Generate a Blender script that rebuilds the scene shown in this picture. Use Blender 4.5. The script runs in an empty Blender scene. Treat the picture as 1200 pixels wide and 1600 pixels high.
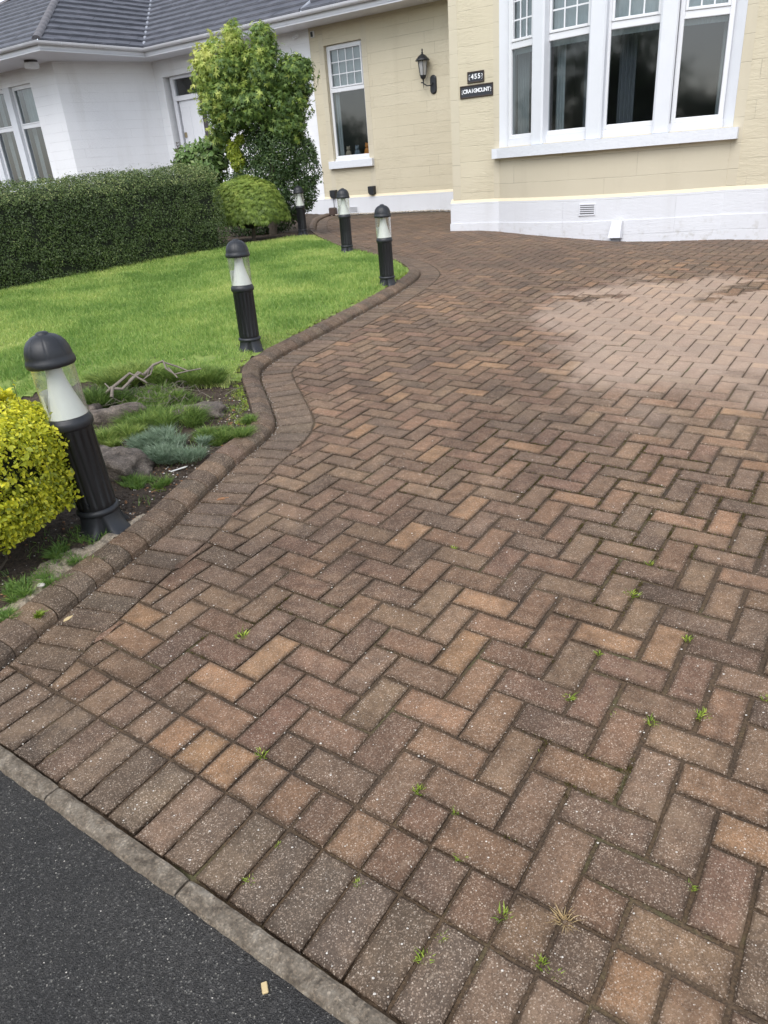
import bpy, math, random
import numpy as np
from mathutils import Vector, Matrix
random.seed(7); RS = np.random.RandomState(11)
S = bpy.context.scene
COL = S.collection
R = math.radians

# ---------------------------------------------------------------- camera, light, exposure
F_PX, PITCH, ROLL, EYE = 1106.5, R(25.739), R(4.693), 1.4412
cd = bpy.data.cameras.new("camera"); cam = bpy.data.objects.new("camera", cd); COL.objects.link(cam); S.camera = cam
cd.sensor_fit = 'VERTICAL'; cd.sensor_height = 24.0; cd.lens = F_PX / 1600 * 24.0
cd.clip_start = 0.05; cd.clip_end = 3000
fw = Vector((0, math.cos(PITCH), -math.sin(PITCH))); rt = Vector((1, 0, 0)); up = rt.cross(fw)
ix = rt * math.cos(ROLL) - up * math.sin(ROLL); iy = -up * math.cos(ROLL) - rt * math.sin(ROLL)
cam.matrix_world = Matrix(((ix.x, -iy.x, -fw.x, 0), (ix.y, -iy.y, -fw.y, 0), (ix.z, -iy.z, -fw.z, EYE), (0, 0, 0, 1)))
S.render.resolution_x = 768; S.render.resolution_y = 1024

world = bpy.data.worlds.new("World"); S.world = world; world.use_nodes = True
nt = world.node_tree; nt.nodes.clear()
sky = nt.nodes.new('ShaderNodeTexSky'); sky.sky_type = 'NISHITA'; sky.sun_disc = False
SUN_EL, SUN_AZ = R(52), R(205)          # azimuth clockwise from +Y
sky.sun_elevation = SUN_EL; sky.sun_rotation = SUN_AZ
sky.air_density = 1.0; sky.dust_density = 1.2; sky.ozone_density = 1.0
bg = nt.nodes.new('ShaderNodeBackground'); bg.inputs[1].default_value = 0.15
wo = nt.nodes.new('ShaderNodeOutputWorld')
hs = nt.nodes.new('ShaderNodeHueSaturation'); hs.inputs['Saturation'].default_value = .42; nt.links.new(sky.outputs[0], hs.inputs['Color']); nt.links.new(hs.outputs[0], bg.inputs[0]); nt.links.new(bg.outputs[0], wo.inputs[0])
sl = bpy.data.lights.new("sun", 'SUN'); sun = bpy.data.objects.new("sun", sl); COL.objects.link(sun)
sl.energy = 1.0; sl.angle = R(50); sl.color = (1, .965, .92)
sd = Vector((math.sin(SUN_AZ) * math.cos(SUN_EL), math.cos(SUN_AZ) * math.cos(SUN_EL), math.sin(SUN_EL)))
sun.rotation_euler = (-sd).to_track_quat('-Z', 'Y').to_euler()
S.view_settings.view_transform = 'Standard'; S.view_settings.look = 'None'
S.view_settings.gamma = 1.0; S.view_settings.exposure = 1.0
S.cycles.max_bounces = 8; S.cycles.transparent_max_bounces = 16

# ---------------------------------------------------------------- terrain height
SLY, SLX = 0.04523, 0.00678
def Z(x, y):
    a = SLY * y + SLX * x
    b = .515 - .10 * np.clip(x - 1.8, 0, 1.7) - .03 * np.clip(x - 3.5, 0, 4)
    return (a + b - np.sqrt((a - b) ** 2 + .0025)) / 2
TH = -0.63212; CT, ST = math.cos(TH), math.sin(TH); UN = 0.105; LX, LY = -0.31654, 1.51799
def lat2w(a, b): return (LX + UN * (a * CT - b * ST), LY + UN * (a * ST + b * CT))
def w2lat(x, y):
    X = (np.asarray(x) - LX) / UN; Y = (np.asarray(y) - LY) / UN
    return X * CT + Y * ST, -X * ST + Y * CT
# house frame: s along the front, n into the house
AZ = R(-34); C0 = Vector((1.413, 11.811, 0))
DV = Vector((math.cos(AZ), math.sin(AZ), 0)); NV = Vector((-DV.y, DV.x, 0))
def W(s, n, z): return C0 + DV * s + NV * n + Vector((0, 0, z))
def toSN(x, y):
    dx = np.asarray(x) - C0.x; dy = np.asarray(y) - C0.y
    return dx * DV.x + dy * DV.y, dx * NV.x + dy * NV.y

# ---------------------------------------------------------------- materials
def mat(name):
    m = bpy.data.materials.new(name); m.use_nodes = True
    return m, m.node_tree, m.node_tree.nodes['Principled BSDF']
def N(nt, t, **kw):
    n = nt.nodes.new(t)
    for k, v in kw.items(): setattr(n, k, v)
    return n
def ramp(nt, fac, stops, interp='LINEAR'):
    r = nt.nodes.new('ShaderNodeValToRGB'); r.color_ramp.interpolation = interp
    e = r.color_ramp.elements
    while len(e) < len(stops): e.new(.5)
    for el, (p, c) in zip(e, stops):
        el.position = p; el.color = (*c, 1) if len(c) == 3 else c
    nt.links.new(fac, r.inputs[0]); return r.outputs[0]
def noise(nt, scale, detail=4, vec=None, rough=.55, dist=0):
    n = nt.nodes.new('ShaderNodeTexNoise'); n.inputs['Scale'].default_value = scale
    n.inputs['Detail'].default_value = detail; n.inputs['Roughness'].default_value = rough
    n.inputs['Distortion'].default_value = dist
    if vec is not None: nt.links.new(vec, n.inputs['Vector'])
    return n
def objc(nt): return nt.nodes.new('ShaderNodeTexCoord').outputs['Object']
def geo(nt): return nt.nodes.new('ShaderNodeNewGeometry').outputs['Position']
def mapping(nt, vec, scale=(1, 1, 1), rot=(0, 0, 0), loc=(0, 0, 0)):
    m = nt.nodes.new('ShaderNodeMapping'); m.inputs['Scale'].default_value = scale
    m.inputs['Rotation'].default_value = rot; m.inputs['Location'].default_value = loc
    nt.links.new(vec, m.inputs[0]); return m.outputs[0]
def mix(nt, a, b, fac, mode='MIX'):
    m = nt.nodes.new('ShaderNodeMix'); m.data_type = 'RGBA'; m.blend_type = mode
    for v, i in ((fac, 0), (a, 6), (b, 7)):
        if isinstance(v, (int, float)): m.inputs[i].default_value = v
        elif isinstance(v, tuple): m.inputs[i].default_value = (*v, 1)
        else: nt.links.new(v, m.inputs[i])
    return m.outputs[2]
def math_(nt, op, a, b=None, c=None, clamp=False):
    m = nt.nodes.new('ShaderNodeMath'); m.operation = op; m.use_clamp = clamp
    for v, i in ((a, 0), (b, 1), (c, 2)):
        if v is None: continue
        if isinstance(v, (int, float)): m.inputs[i].default_value = v
        else: nt.links.new(v, m.inputs[i])
    return m.outputs[0]
def smooth(nt, v, lo, hi):
    m = nt.nodes.new('ShaderNodeMapRange'); m.interpolation_type = 'SMOOTHSTEP'
    nt.links.new(v, m.inputs[0]); m.inputs[1].default_value = lo; m.inputs[2].default_value = hi
    return m.outputs[0]
def bump(nt, h, strength, dist, prev=None):
    b = nt.nodes.new('ShaderNodeBump'); b.inputs['Strength'].default_value = strength
    b.inputs['Distance'].default_value = dist; nt.links.new(h, b.inputs['Height'])
    if prev is not None: nt.links.new(prev, b.inputs['Normal'])
    return b.outputs[0]
def attr(nt, name): 
    a = nt.nodes.new('ShaderNodeAttribute'); a.attribute_name = name; return a
M = {}
def simple(name, col, rough=.6, var=.15, nscale=20, bumpd=0.0, bscale=200, metal=0, spec=.5):
    m, t, p = mat(name)
    o = objc(t)
    n = noise(t, nscale, 5, o)
    c = mix(t, tuple(x * (1 - var) for x in col), tuple(min(1, x * (1 + var)) for x in col), n.outputs[0])
    t.links.new(c, p.inputs['Base Color']); p.inputs['Roughness'].default_value = rough
    p.inputs['Metallic'].default_value = metal; p.inputs['Specular IOR Level'].default_value = spec
    if bumpd: t.links.new(bump(t, noise(t, bscale, 4, o).outputs[0], 1, bumpd), p.inputs['Normal'])
    M[name] = m; return m

def paving_mat(name, gloss=.72):
    m, t, p = mat(name); g = geo(t)
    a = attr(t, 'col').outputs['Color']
    v = N(t, 'ShaderNodeTexVoronoi'); v.inputs['Scale'].default_value = 400; t.links.new(g, v.inputs['Vector'])
    sep = N(t, 'ShaderNodeSeparateColor'); t.links.new(v.outputs['Color'], sep.inputs[0])
    light = ramp(t, sep.outputs[0], [(0, (0, 0, 0)), (.80, (0, 0, 0)), (.86, (1, 1, 1)), (1, (1, 1, 1))])
    dark = ramp(t, sep.outputs[1], [(0, (.55, .55, .55)), (.35, (.85, .85, .85)), (1, (1.15, 1.15, 1.15))])
    c = mix(t, a, dark, .8, 'MULTIPLY')
    pink = mix(t, (.46, .37, .30), (.62, .57, .52), sep.outputs[2])
    v2 = N(t, 'ShaderNodeTexVoronoi'); v2.inputs['Scale'].default_value = 210; t.links.new(g, v2.inputs['Vector'])
    s2 = N(t, 'ShaderNodeSeparateColor'); t.links.new(v2.outputs['Color'], s2.inputs[0])
    core = math_(t, 'LESS_THAN', v2.outputs['Distance'], .33)
    pick = math_(t, 'GREATER_THAN', s2.outputs[0], .87)
    chip = math_(t, 'MULTIPLY', core, pick)
    lf = math_(t, 'MULTIPLY', light, .34)
    c = mix(t, c, pink, lf)
    c = mix(t, c, (.66, .62, .57), math_(t, 'MULTIPLY', chip, .6))
    # lichen/efflorescence blotches and grime: shapes of their own
    n1 = noise(t, 9, 6, g, .65); lich = ramp(t, n1.outputs[0], [(0, (0, 0, 0)), (.66, (0, 0, 0)), (.78, (1, 1, 1))])
    c = mix(t, c, (.40, .34, .27), math_(t, 'MULTIPLY', lich, .4))
    n1b = noise(t, 34, 6, g, .7); pat_ = noise(t, 1.6, 3, g); sp_ = math_(t, 'MULTIPLY', smooth(t, n1b.outputs[0], .62, .72), smooth(t, pat_.outputs[0], .48, .62)); c = mix(t, c, (.56, .50, .43), math_(t, 'MULTIPLY', sp_, .5))
    n2 = noise(t, .9, 5, g, .6); gr = ramp(t, n2.outputs[0], [(.3, (.80, .78, .77)), (.62, (1.12, 1.09, 1.03))])
    c = mix(t, c, gr, 1.0, 'MULTIPLY')
    n2c = noise(t, 5.5, 6, g, .68, .5); c = mix(t, c, ramp(t, n2c.outputs[0], [(.32, (.72, .70, .68)), (.5, (1, 1, 1)), (.68, (1.22, 1.18, 1.12))]), .85, 'MULTIPLY')
    n2d = noise(t, 1.9, 7, mapping(t, g, (1, 1, 1), loc=(7, 3, 0)), .72, .8); c = mix(t, c, (.72, .71, .71), math_(t, 'MULTIPLY', smooth(t, n2d.outputs[0], .53, .66), .9), 'MULTIPLY')
    n2e = noise(t, 2.6, 6, mapping(t, g, (1, 1, 1), loc=(31, 9, 0)), .7, .5); c = mix(t, c, (.33, .245, .17), math_(t, 'MULTIPLY', smooth(t, n2e.outputs[0], .56, .72), .38))
    n2b = noise(t, 22, 5, g, .7); gr2 = ramp(t, n2b.outputs[0], [(.3, (.70, .69, .67)), (.65, (1.18, 1.16, 1.13))])
    c = mix(t, c, gr2, .8, 'MULTIPLY')
    # dried-out pale patch of paving, with a ragged outline
    sx = N(t, 'ShaderNodeSeparateXYZ'); t.links.new(g, sx.inputs[0])
    n3 = noise(t, 2.3, 5, g, .6); w = math_(t, 'MULTIPLY', math_(t, 'SUBTRACT', n3.outputs[0], .5), 1.5)
    x = math_(t, 'ADD', sx.outputs[0], w); y = math_(t, 'ADD', sx.outputs[1], w)
    xl = math_(t, 'ADD', x, math_(t, 'MULTIPLY', math_(t, 'SUBTRACT', y, 3.8), -.17))
    m1 = smooth(t, xl, .92, 1.30)
    far = math_(t, 'SUBTRACT', 7.15, math_(t, 'MULTIPLY', math_(t, 'ABSOLUTE', math_(t, 'SUBTRACT', x, 2.6)), .45))
    m2 = smooth(t, math_(t, 'SUBTRACT', far, y), -.05, .30)
    m3 = smooth(t, math_(t, 'ADD', y, math_(t, 'MULTIPLY', x, .38)), 3.85, 5.0)
    dm = math_(t, 'MULTIPLY', math_(t, 'MULTIPLY', m1, m2), m3)
    # a damp tongue reaching in from each side
    def ell(cx, cy, rx, ry):
        ex = math_(t, 'DIVIDE', math_(t, 'SUBTRACT', x, cx), rx); ey = math_(t, 'DIVIDE', math_(t, 'SUBTRACT', y, cy), ry)
        d = math_(t, 'ADD', math_(t, 'MULTIPLY', ex, ex), math_(t, 'MULTIPLY', ey, ey))
        return smooth(t, d, .7, 1.2)
    dm = math_(t, 'MULTIPLY', dm, math_(t, 'MULTIPLY', ell(1.9, 6.35, .42, .16), ell(3.5, 6.15, .55, .25)))
    dry = mix(t, c, (.68, .51, .39), .36)
    wet = mix(t, c, (1.0, .945, .89), 1.0, 'MULTIPLY')
    # the paving darkens towards the house
    sn = math_(t, 'MULTIPLY', smooth(t, sx.outputs[1], 6.6, 8.6), .38)
    wet = mix(t, wet, (.12, .086, .064), sn)
    c = mix(t, wet, dry, dm)
    t.links.new(c, p.inputs['Base Color'])
    p.inputs['Roughness'].default_value = gloss; p.inputs['Specular IOR Level'].default_value = .3
    b = bump(t, v.outputs['Distance'], .5, .0016); b = bump(t, noise(t, 500, 3, g).outputs[0], .5, .001, b)
    t.links.new(b, p.inputs['Normal']); M[name] = m
paving_mat('paving')

def joint_mat():
    m, t, p = mat('joint'); g = geo(t)
    n = noise(t, 3.2, 6, g, .7); c = ramp(t, n.outputs[0], [(.35, (.060, .042, .028)), (.55, (.098, .064, .036)), (.72, (.085, .09, .035))])
    n2 = noise(t, 160, 3, g); c = mix(t, c, ramp(t, n2.outputs[0], [(.3, (.5, .5, .5)), (.7, (1.5, 1.5, 1.5))]), .8, 'MULTIPLY')
    t.links.new(c, p.inputs['Base Color']); p.inputs['Roughness'].default_value = .95
    t.links.new(bump(t, n2.outputs[0], 1, .004), p.inputs['Normal']); M['joint'] = m
joint_mat()

def soil_mat():
    m, t, p = mat('soil'); g = geo(t)
    n = noise(t, 70, 7, g, .75); c = ramp(t, n.outputs[0], [(.3, (.030, .021, .015)), (.48, (.075, .053, .037)), (.62, (.13, .095, .066)), (.75, (.26, .21, .155))])
    t.links.new(c, p.inputs['Base Color']); p.inputs['Roughness'].default_value = .95
    t.links.new(bump(t, n.outputs[0], 1, .02), p.inputs['Normal']); M['soil'] = m
soil_mat()

def asphalt_mat():
    m, t, p = mat('asphalt'); g = geo(t)
    v = N(t, 'ShaderNodeTexVoronoi'); v.inputs['Scale'].default_value = 330; t.links.new(g, v.inputs['Vector'])
    s = N(t, 'ShaderNodeSeparateColor'); t.links.new(v.outputs['Color'], s.inputs[0])
    c = ramp(t, s.outputs[0], [(0, (.018, .017, .016)), (.5, (.033, .032, .030)), (.90, (.058, .055, .052)), (.97, (.12, .118, .11)), (1, (.24, .23, .20))])
    n = noise(t, 2.5, 5, g, .6); c = mix(t, c, ramp(t, n.outputs[0], [(.3, (.72, .72, .74)), (.7, (1.35, 1.32, 1.28))]), .95, 'MULTIPLY')
    t.links.new(c, p.inputs['Base Color']); p.inputs['Roughness'].default_value = .62
    b = bump(t, v.outputs['Distance'], 1, .004); b = bump(t, noise(t, 90, 4, g).outputs[0], .7, .006, b)
    t.links.new(b, p.inputs['Normal']); M['asphalt'] = m
asphalt_mat()

def stone_mat(name, stops, scale=14, bd=.006):
    m, t, p = mat(name); g = geo(t)
    n = noise(t, scale, 8, g, .7, .4); c = ramp(t, n.outputs[0], stops)
    v = N(t, 'ShaderNodeTexVoronoi'); v.inputs['Scale'].default_value = 240; t.links.new(g, v.inputs['Vector'])
    s = N(t, 'ShaderNodeSeparateColor'); t.links.new(v.outputs['Color'], s.inputs[0])
    c = mix(t, c, ramp(t, s.outputs[0], [(0, (.6, .6, .6)), (.7, (1, 1, 1)), (1, (1.6, 1.55, 1.5))]), .7, 'MULTIPLY')
    t.links.new(c, p.inputs['Base Color']); p.inputs['Roughness'].default_value = .85
    b = bump(t, n.outputs[0], 1, bd); b = bump(t, v.outputs['Distance'], .4, .0015, b)
    t.links.new(b, p.inputs['Normal']); M[name] = m
stone_mat('kerbstone', [(.32, (.060, .046, .032)), (.47, (.15, .122, .09)), (.60, (.23, .195, .15)), (.75, (.38, .34, .28))], 26)
stone_mat('rock', [(.3, (.045, .038, .032)), (.48, (.14, .115, .095)), (.62, (.24, .20, .165)), (.75, (.38, .34, .29))], 13, .03)
stone_mat('mortar', [(.3, (.25, .2, .14)), (.6, (.45, .38, .29)), (.8, (.55, .48, .38))], 60, .008)
stone_mat('gravel', [(.3, (.16, .14, .11)), (.5, (.42, .38, .32)), (.7, (.6, .56, .5))], 30, .003)

def wall_mat(name, c1, c2, course=.205, joint_dark=.55, rough_b=.42, grime=0.0):
    """painted stone in courses; s along x, height along z of the house frame"""
    m, t, p = mat(name); o = objc(t)
    sp = N(t, 'ShaderNodeSeparateXYZ'); t.links.new(o, sp.inputs[0])
    along = math_(t, 'ADD', sp.outputs[0], math_(t, 'MULTIPLY', sp.outputs[1], .9))
    cb = N(t, 'ShaderNodeCombineXYZ'); t.links.new(along, cb.inputs[0]); t.links.new(sp.outputs[2], cb.inputs[1])
    # wobble the joints
    wn = noise(t, 2.2, 3, o); wv = mix(t, cb.outputs[0], wn.outputs['Color'], .012)
    br = N(t, 'ShaderNodeTexBrick'); t.links.new(wv, br.inputs['Vector'])
    br.inputs['Scale'].default_value = 1; br.inputs['Brick Width'].default_value = 1.55
    br.inputs['Row Height'].default_value = course; br.inputs['Mortar'].default_value = (.5, .5, .5, 1); br.inputs['Mortar Size'].default_value = .0042
    br.inputs['Mortar Smooth'].default_value = .6; br.inputs['Bias'].default_value = 0
    br.inputs['Color1'].default_value = (0, 0, 0, 1); br.inputs['Color2'].default_value = (1, 1, 1, 1)
    br.offset = .37; br.squash = 1.35; br.squash_frequency = 3
    vary = N(t, 'ShaderNodeSeparateColor'); t.links.new(br.outputs['Color'], vary.inputs[0])
    tn = noise(t, 1.7, 5, o, .6)
    c = mix(t, c1, c2, math_(t, 'ADD', math_(t, 'MULTIPLY', tn.outputs[0], .75), math_(t, 'MULTIPLY', vary.outputs[0], .25)))
    # joints are hair lines that come and go
    fade = smooth(t, noise(t, 2.4, 3, o).outputs[0], .38, .62)
    jf = math_(t, 'MULTIPLY', br.outputs['Fac'], fade)
    c = mix(t, c, tuple(x * joint_dark for x in c1), math_(t, 'MULTIPLY', jf, .55))
    if grime:
        gz = smooth(t, sp.outputs[2], .75, .2); gn = smooth(t, noise(t, 12, 5, o).outputs[0], .5, .75)
        c = mix(t, c, (.3, .27, .2), math_(t, 'MULTIPLY', math_(t, 'MULTIPLY', gz, gn), grime))
    stn = noise(t, 1, 5, mapping(t, o, (2.6, 2.6, .32)), .6); c = mix(t, c, (.93, .925, .915), smooth(t, stn.outputs[0], .50, .78), 'MULTIPLY')
    t.links.new(c, p.inputs['Base Color']); p.inputs['Roughness'].default_value = .78
    mp = mapping(t, o, (9, 9, 34)); tn2 = noise(t, 1, 6, mp, .68, .6)
    tm = smooth(t, noise(t, 1.1, 2, o).outputs[0], .38, .6)
    b = bump(t, math_(t, 'MULTIPLY', tn2.outputs[0], math_(t, 'ADD', math_(t, 'MULTIPLY', tm, .8), .2)), rough_b, .03)
    inv = math_(t, 'SUBTRACT', 1, br.outputs['Fac']); b = bump(t, inv, .5, .008, b)
    b = bump(t, noise(t, 160, 3, o).outputs[0], .25, .003, b)
    t.links.new(b, p.inputs['Normal']); M[name] = m
wall_mat('cream_wall', (.555, .495, .36), (.63, .57, .43))
wall_mat('cream_smooth', (.54, .485, .365), (.61, .555, .43), course=.28, rough_b=.12)
wall_mat('white_wall', (.80, .805, .82), (.86, .865, .88), joint_dark=.75)
wall_mat('white_plinth', (.66, .67, .70), (.72, .73, .76), course=.43, rough_b=.25, joint_dark=.8, grime=.6)
simple('cream_trim', (.68, .60, .44), .6, .06)
simple('white_paint', (.70, .71, .745), .45, .04, 8, .0015, 60)
simple('sill_paint', (.69, .71, .745), .55, .06, 14, .004, 30)
simple('upvc', (.73, .74, .76), .28, .03, 5)
simple('soffit_white', (.66, .67, .71), .5, .05, 4)
simple('gutter_white', (.66, .665, .70), .35, .09, 3)
simple('mullion_white', (.68, .70, .735), .5, .04, 6, .001, 50)
simple('black_iron', (.018, .020, .024), .42, .3, 30, .0008, 400)
simple('bollard_body', (.0055, .006, .0075), .42, .35, 14, .0006, 500)
simple('bollard_cap', (.018, .020, .024), .42, .3, 22, .0006, 500)
simple('dark_strip', (.06, .05, .055), .5, .2, 8)
simple('brass', (.35, .28, .17), .4, .2, 30, metal=.8)
simple('brown_pipe', (.07, .045, .035), .5, .3, 10)
simple('interior', (.16, .16, .17), .9, .2, 3)
simple('curtain', (.50, .53, .54), .9, .1, 8)
simple('net', (.55, .60, .60), .9, .18, 7)
simple('drape', (.22, .23, .25), .9, .2, 8)
simple('wood_dead', (.20, .17, .14), .8, .35, 30, .003, 80)
simple('bark', (.10, .08, .06), .9, .35, 20, .01, 40)
simple('orange', (.75, .28, .05), .7, .2, 20)
simple('beige', (.38, .31, .23), .9, .2, 30)
simple('bluegrey', (.18, .22, .26), .9, .2, 30)
simple('plate_brown', (.045, .030, .022), .55, .3, 60)
simple('plate_face', (.030, .032, .040), .4, .2, 60)
simple('white_letter', (.85, .86, .88), .4, .02)
simple('grit', (.62, .58, .52), .8, .25, 60)
simple('leaf_brown', (.30, .15, .07), .8, .3, 60)
simple('chipwood', (.58, .45, .24), .8, .2, 60)
simple('straw', (.50, .38, .20), .9, .3, 40)
simple('paper', (.75, .74, .70), .7, .08)
simple('foliage_shade', (.020, .026, .014), .95, .3)  # near-black fill: shade inside the foliage put into solid cores

def roof_mat():
    m, t, p = mat('roof_tile'); o = objc(t)
    sp = N(t, 'ShaderNodeSeparateXYZ'); t.links.new(o, sp.inputs[0])
    mp = mapping(t, o, (3.0, 3.0, 6)); n = noise(t, 1, 5, mp)
    c = ramp(t, n.outputs[0], [(.3, (.045, .047, .058)), (.55, (.078, .080, .095)), (.75, (.13, .13, .15))])
    st = noise(t, 60, 4, o, .7); c = mix(t, c, ramp(t, st.outputs[0], [(.35, (.8, .8, .8)), (.7, (1.2, 1.2, 1.2))]), .7, 'MULTIPLY')
    t.links.new(c, p.inputs['Base Color']); p.inputs['Roughness'].default_value = .42
    t.links.new(bump(t, st.outputs[0], .5, .004), p.inputs['Normal']); M['roof_tile'] = m
roof_mat()
simple('ridge_tile', (.16, .15, .155), .6, .35, 9, .004, 60)
simple('lead', (.36, .38, .42), .45, .2, 9)
simple('tile_gap_shadow', (.035, .036, .045), .7, .2, 9)  # dark backing between tiles, and the painted shadow under course noses

def glass_mat(name, trans=(.80, .86, .86), ior=1.5, boost=.05, pw=3.5):
    m = bpy.data.materials.new(name); m.use_nodes = True; t = m.node_tree; t.nodes.clear()
    tr = N(t, 'ShaderNodeBsdfTransparent'); tr.inputs[0].default_value = (*trans, 1)
    gl = N(t, 'ShaderNodeBsdfGlossy'); gl.inputs['Roughness'].default_value = .02 if name == 'lens' else .055; gl.inputs[0].default_value = (1, 1, 1, 1)
    fr = N(t, 'ShaderNodeLayerWeight'); fr.inputs[0].default_value = .5
    f = math_(t, 'ADD', math_(t, 'MULTIPLY', math_(t, 'POWER', fr.outputs['Facing'], pw), ior - 1), boost, clamp=True)
    mx = N(t, 'ShaderNodeMixShader'); t.links.new(f, mx.inputs[0]); t.links.new(tr.outputs[0], mx.inputs[1]); t.links.new(gl.outputs[0], mx.inputs[2])
    o = N(t, 'ShaderNodeOutputMaterial'); t.links.new(mx.outputs[0], o.inputs[0]); M[name] = m
glass_mat('window_glass', (.52, .57, .59), 1.75, .075)
glass_mat('lens', (.86, .88, .83), 1.8, .07, 2.0)
t_ = M['lens'].node_tree; o_ = [n for n in t_.nodes if n.type == 'OUTPUT_MATERIAL'][0]; s_ = o_.inputs[0].links[0].from_socket
df_ = N(t_, 'ShaderNodeBsdfDiffuse'); df_.inputs[0].default_value = (.75, .77, .72, 1); mx_ = N(t_, 'ShaderNodeMixShader'); mx_.inputs[0].default_value = .09
t_.links.new(s_, mx_.inputs[1]); t_.links.new(df_.outputs[0], mx_.inputs[2]); t_.links.new(mx_.outputs[0], o_.inputs[0])
def lens_white():
    m, t, p = mat('reflector'); p.inputs['Base Color'].default_value = (.86, .86, .88, 1); p.inputs['Roughness'].default_value = .3; M['reflector'] = m
lens_white()

def leaf_mat(name, stops, trans=.3, rough=.5, use='rnd', spec=.4):
    m = bpy.data.materials.new(name); m.use_nodes = True; t = m.node_tree; p = t.nodes['Principled BSDF']
    a = attr(t, use); c = ramp(t, a.outputs['Fac'], stops)
    t.links.new(c, p.inputs['Base Color']); p.inputs['Roughness'].default_value = rough; p.inputs['Specular IOR Level'].default_value = spec
    tl = N(t, 'ShaderNodeBsdfTranslucent'); t.links.new(c, tl.inputs[0])
    mx = N(t, 'ShaderNodeMixShader'); mx.inputs[0].default_value = trans
    t.links.new(p.outputs[0], mx.inputs[1]); t.links.new(tl.outputs[0], mx.inputs[2])
    t.links.new(mx.outputs[0], t.nodes['Material Output'].inputs[0]); M[name] = m
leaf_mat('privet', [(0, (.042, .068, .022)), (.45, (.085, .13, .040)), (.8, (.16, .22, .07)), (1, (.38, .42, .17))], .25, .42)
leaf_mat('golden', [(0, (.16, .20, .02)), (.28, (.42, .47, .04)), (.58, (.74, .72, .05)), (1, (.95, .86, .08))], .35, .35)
leaf_mat('maple', [(0, (.06, .11, .035)), (.30, (.14, .23, .06)), (.6, (.34, .44, .09)), (1, (.66, .68, .20))], .35, .5)
leaf_mat('shrub', [(0, (.03, .06, .022)), (.5, (.075, .13, .042)), (1, (.20, .28, .08))], .25, .45)
leaf_mat('yellow_shrub', [(0, (.16, .22, .03)), (.5, (.36, .44, .05)), (1, (.6, .62, .10))], .35, .45)
leaf_mat('rhodo', [(0, (.07, .13, .035)), (.5, (.17, .28, .08)), (1, (.42, .48, .22))], .25, .4)
leaf_mat('weeping', [(0, (.08, .13, .03)), (.5, (.26, .36, .07)), (1, (.50, .56, .13))], .35, .5)
leaf_mat('grass', [(0, (.17, .30, .065)), (.32, (.35, .50, .13)), (.58, (.56, .64, .20)), (1, (.78, .76, .36))], .45, .5)
leaf_mat('sage', [(0, (.07, .12, .06)), (.5, (.20, .28, .18)), (1, (.42, .50, .38))], .15, .7)
leaf_mat('heath', [(0, (.05, .09, .02)), (.5, (.15, .25, .05)), (1, (.36, .44, .11))], .25, .6)
leaf_mat('herb', [(0, (.07, .14, .03)), (.5, (.18, .31, .07)), (1, (.35, .45, .10))], .3, .5)
leaf_mat('moss', [(0, (.10, .16, .02)), (.5, (.25, .36, .04)), (1, (.5, .55, .10))], .2, .6)

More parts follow.
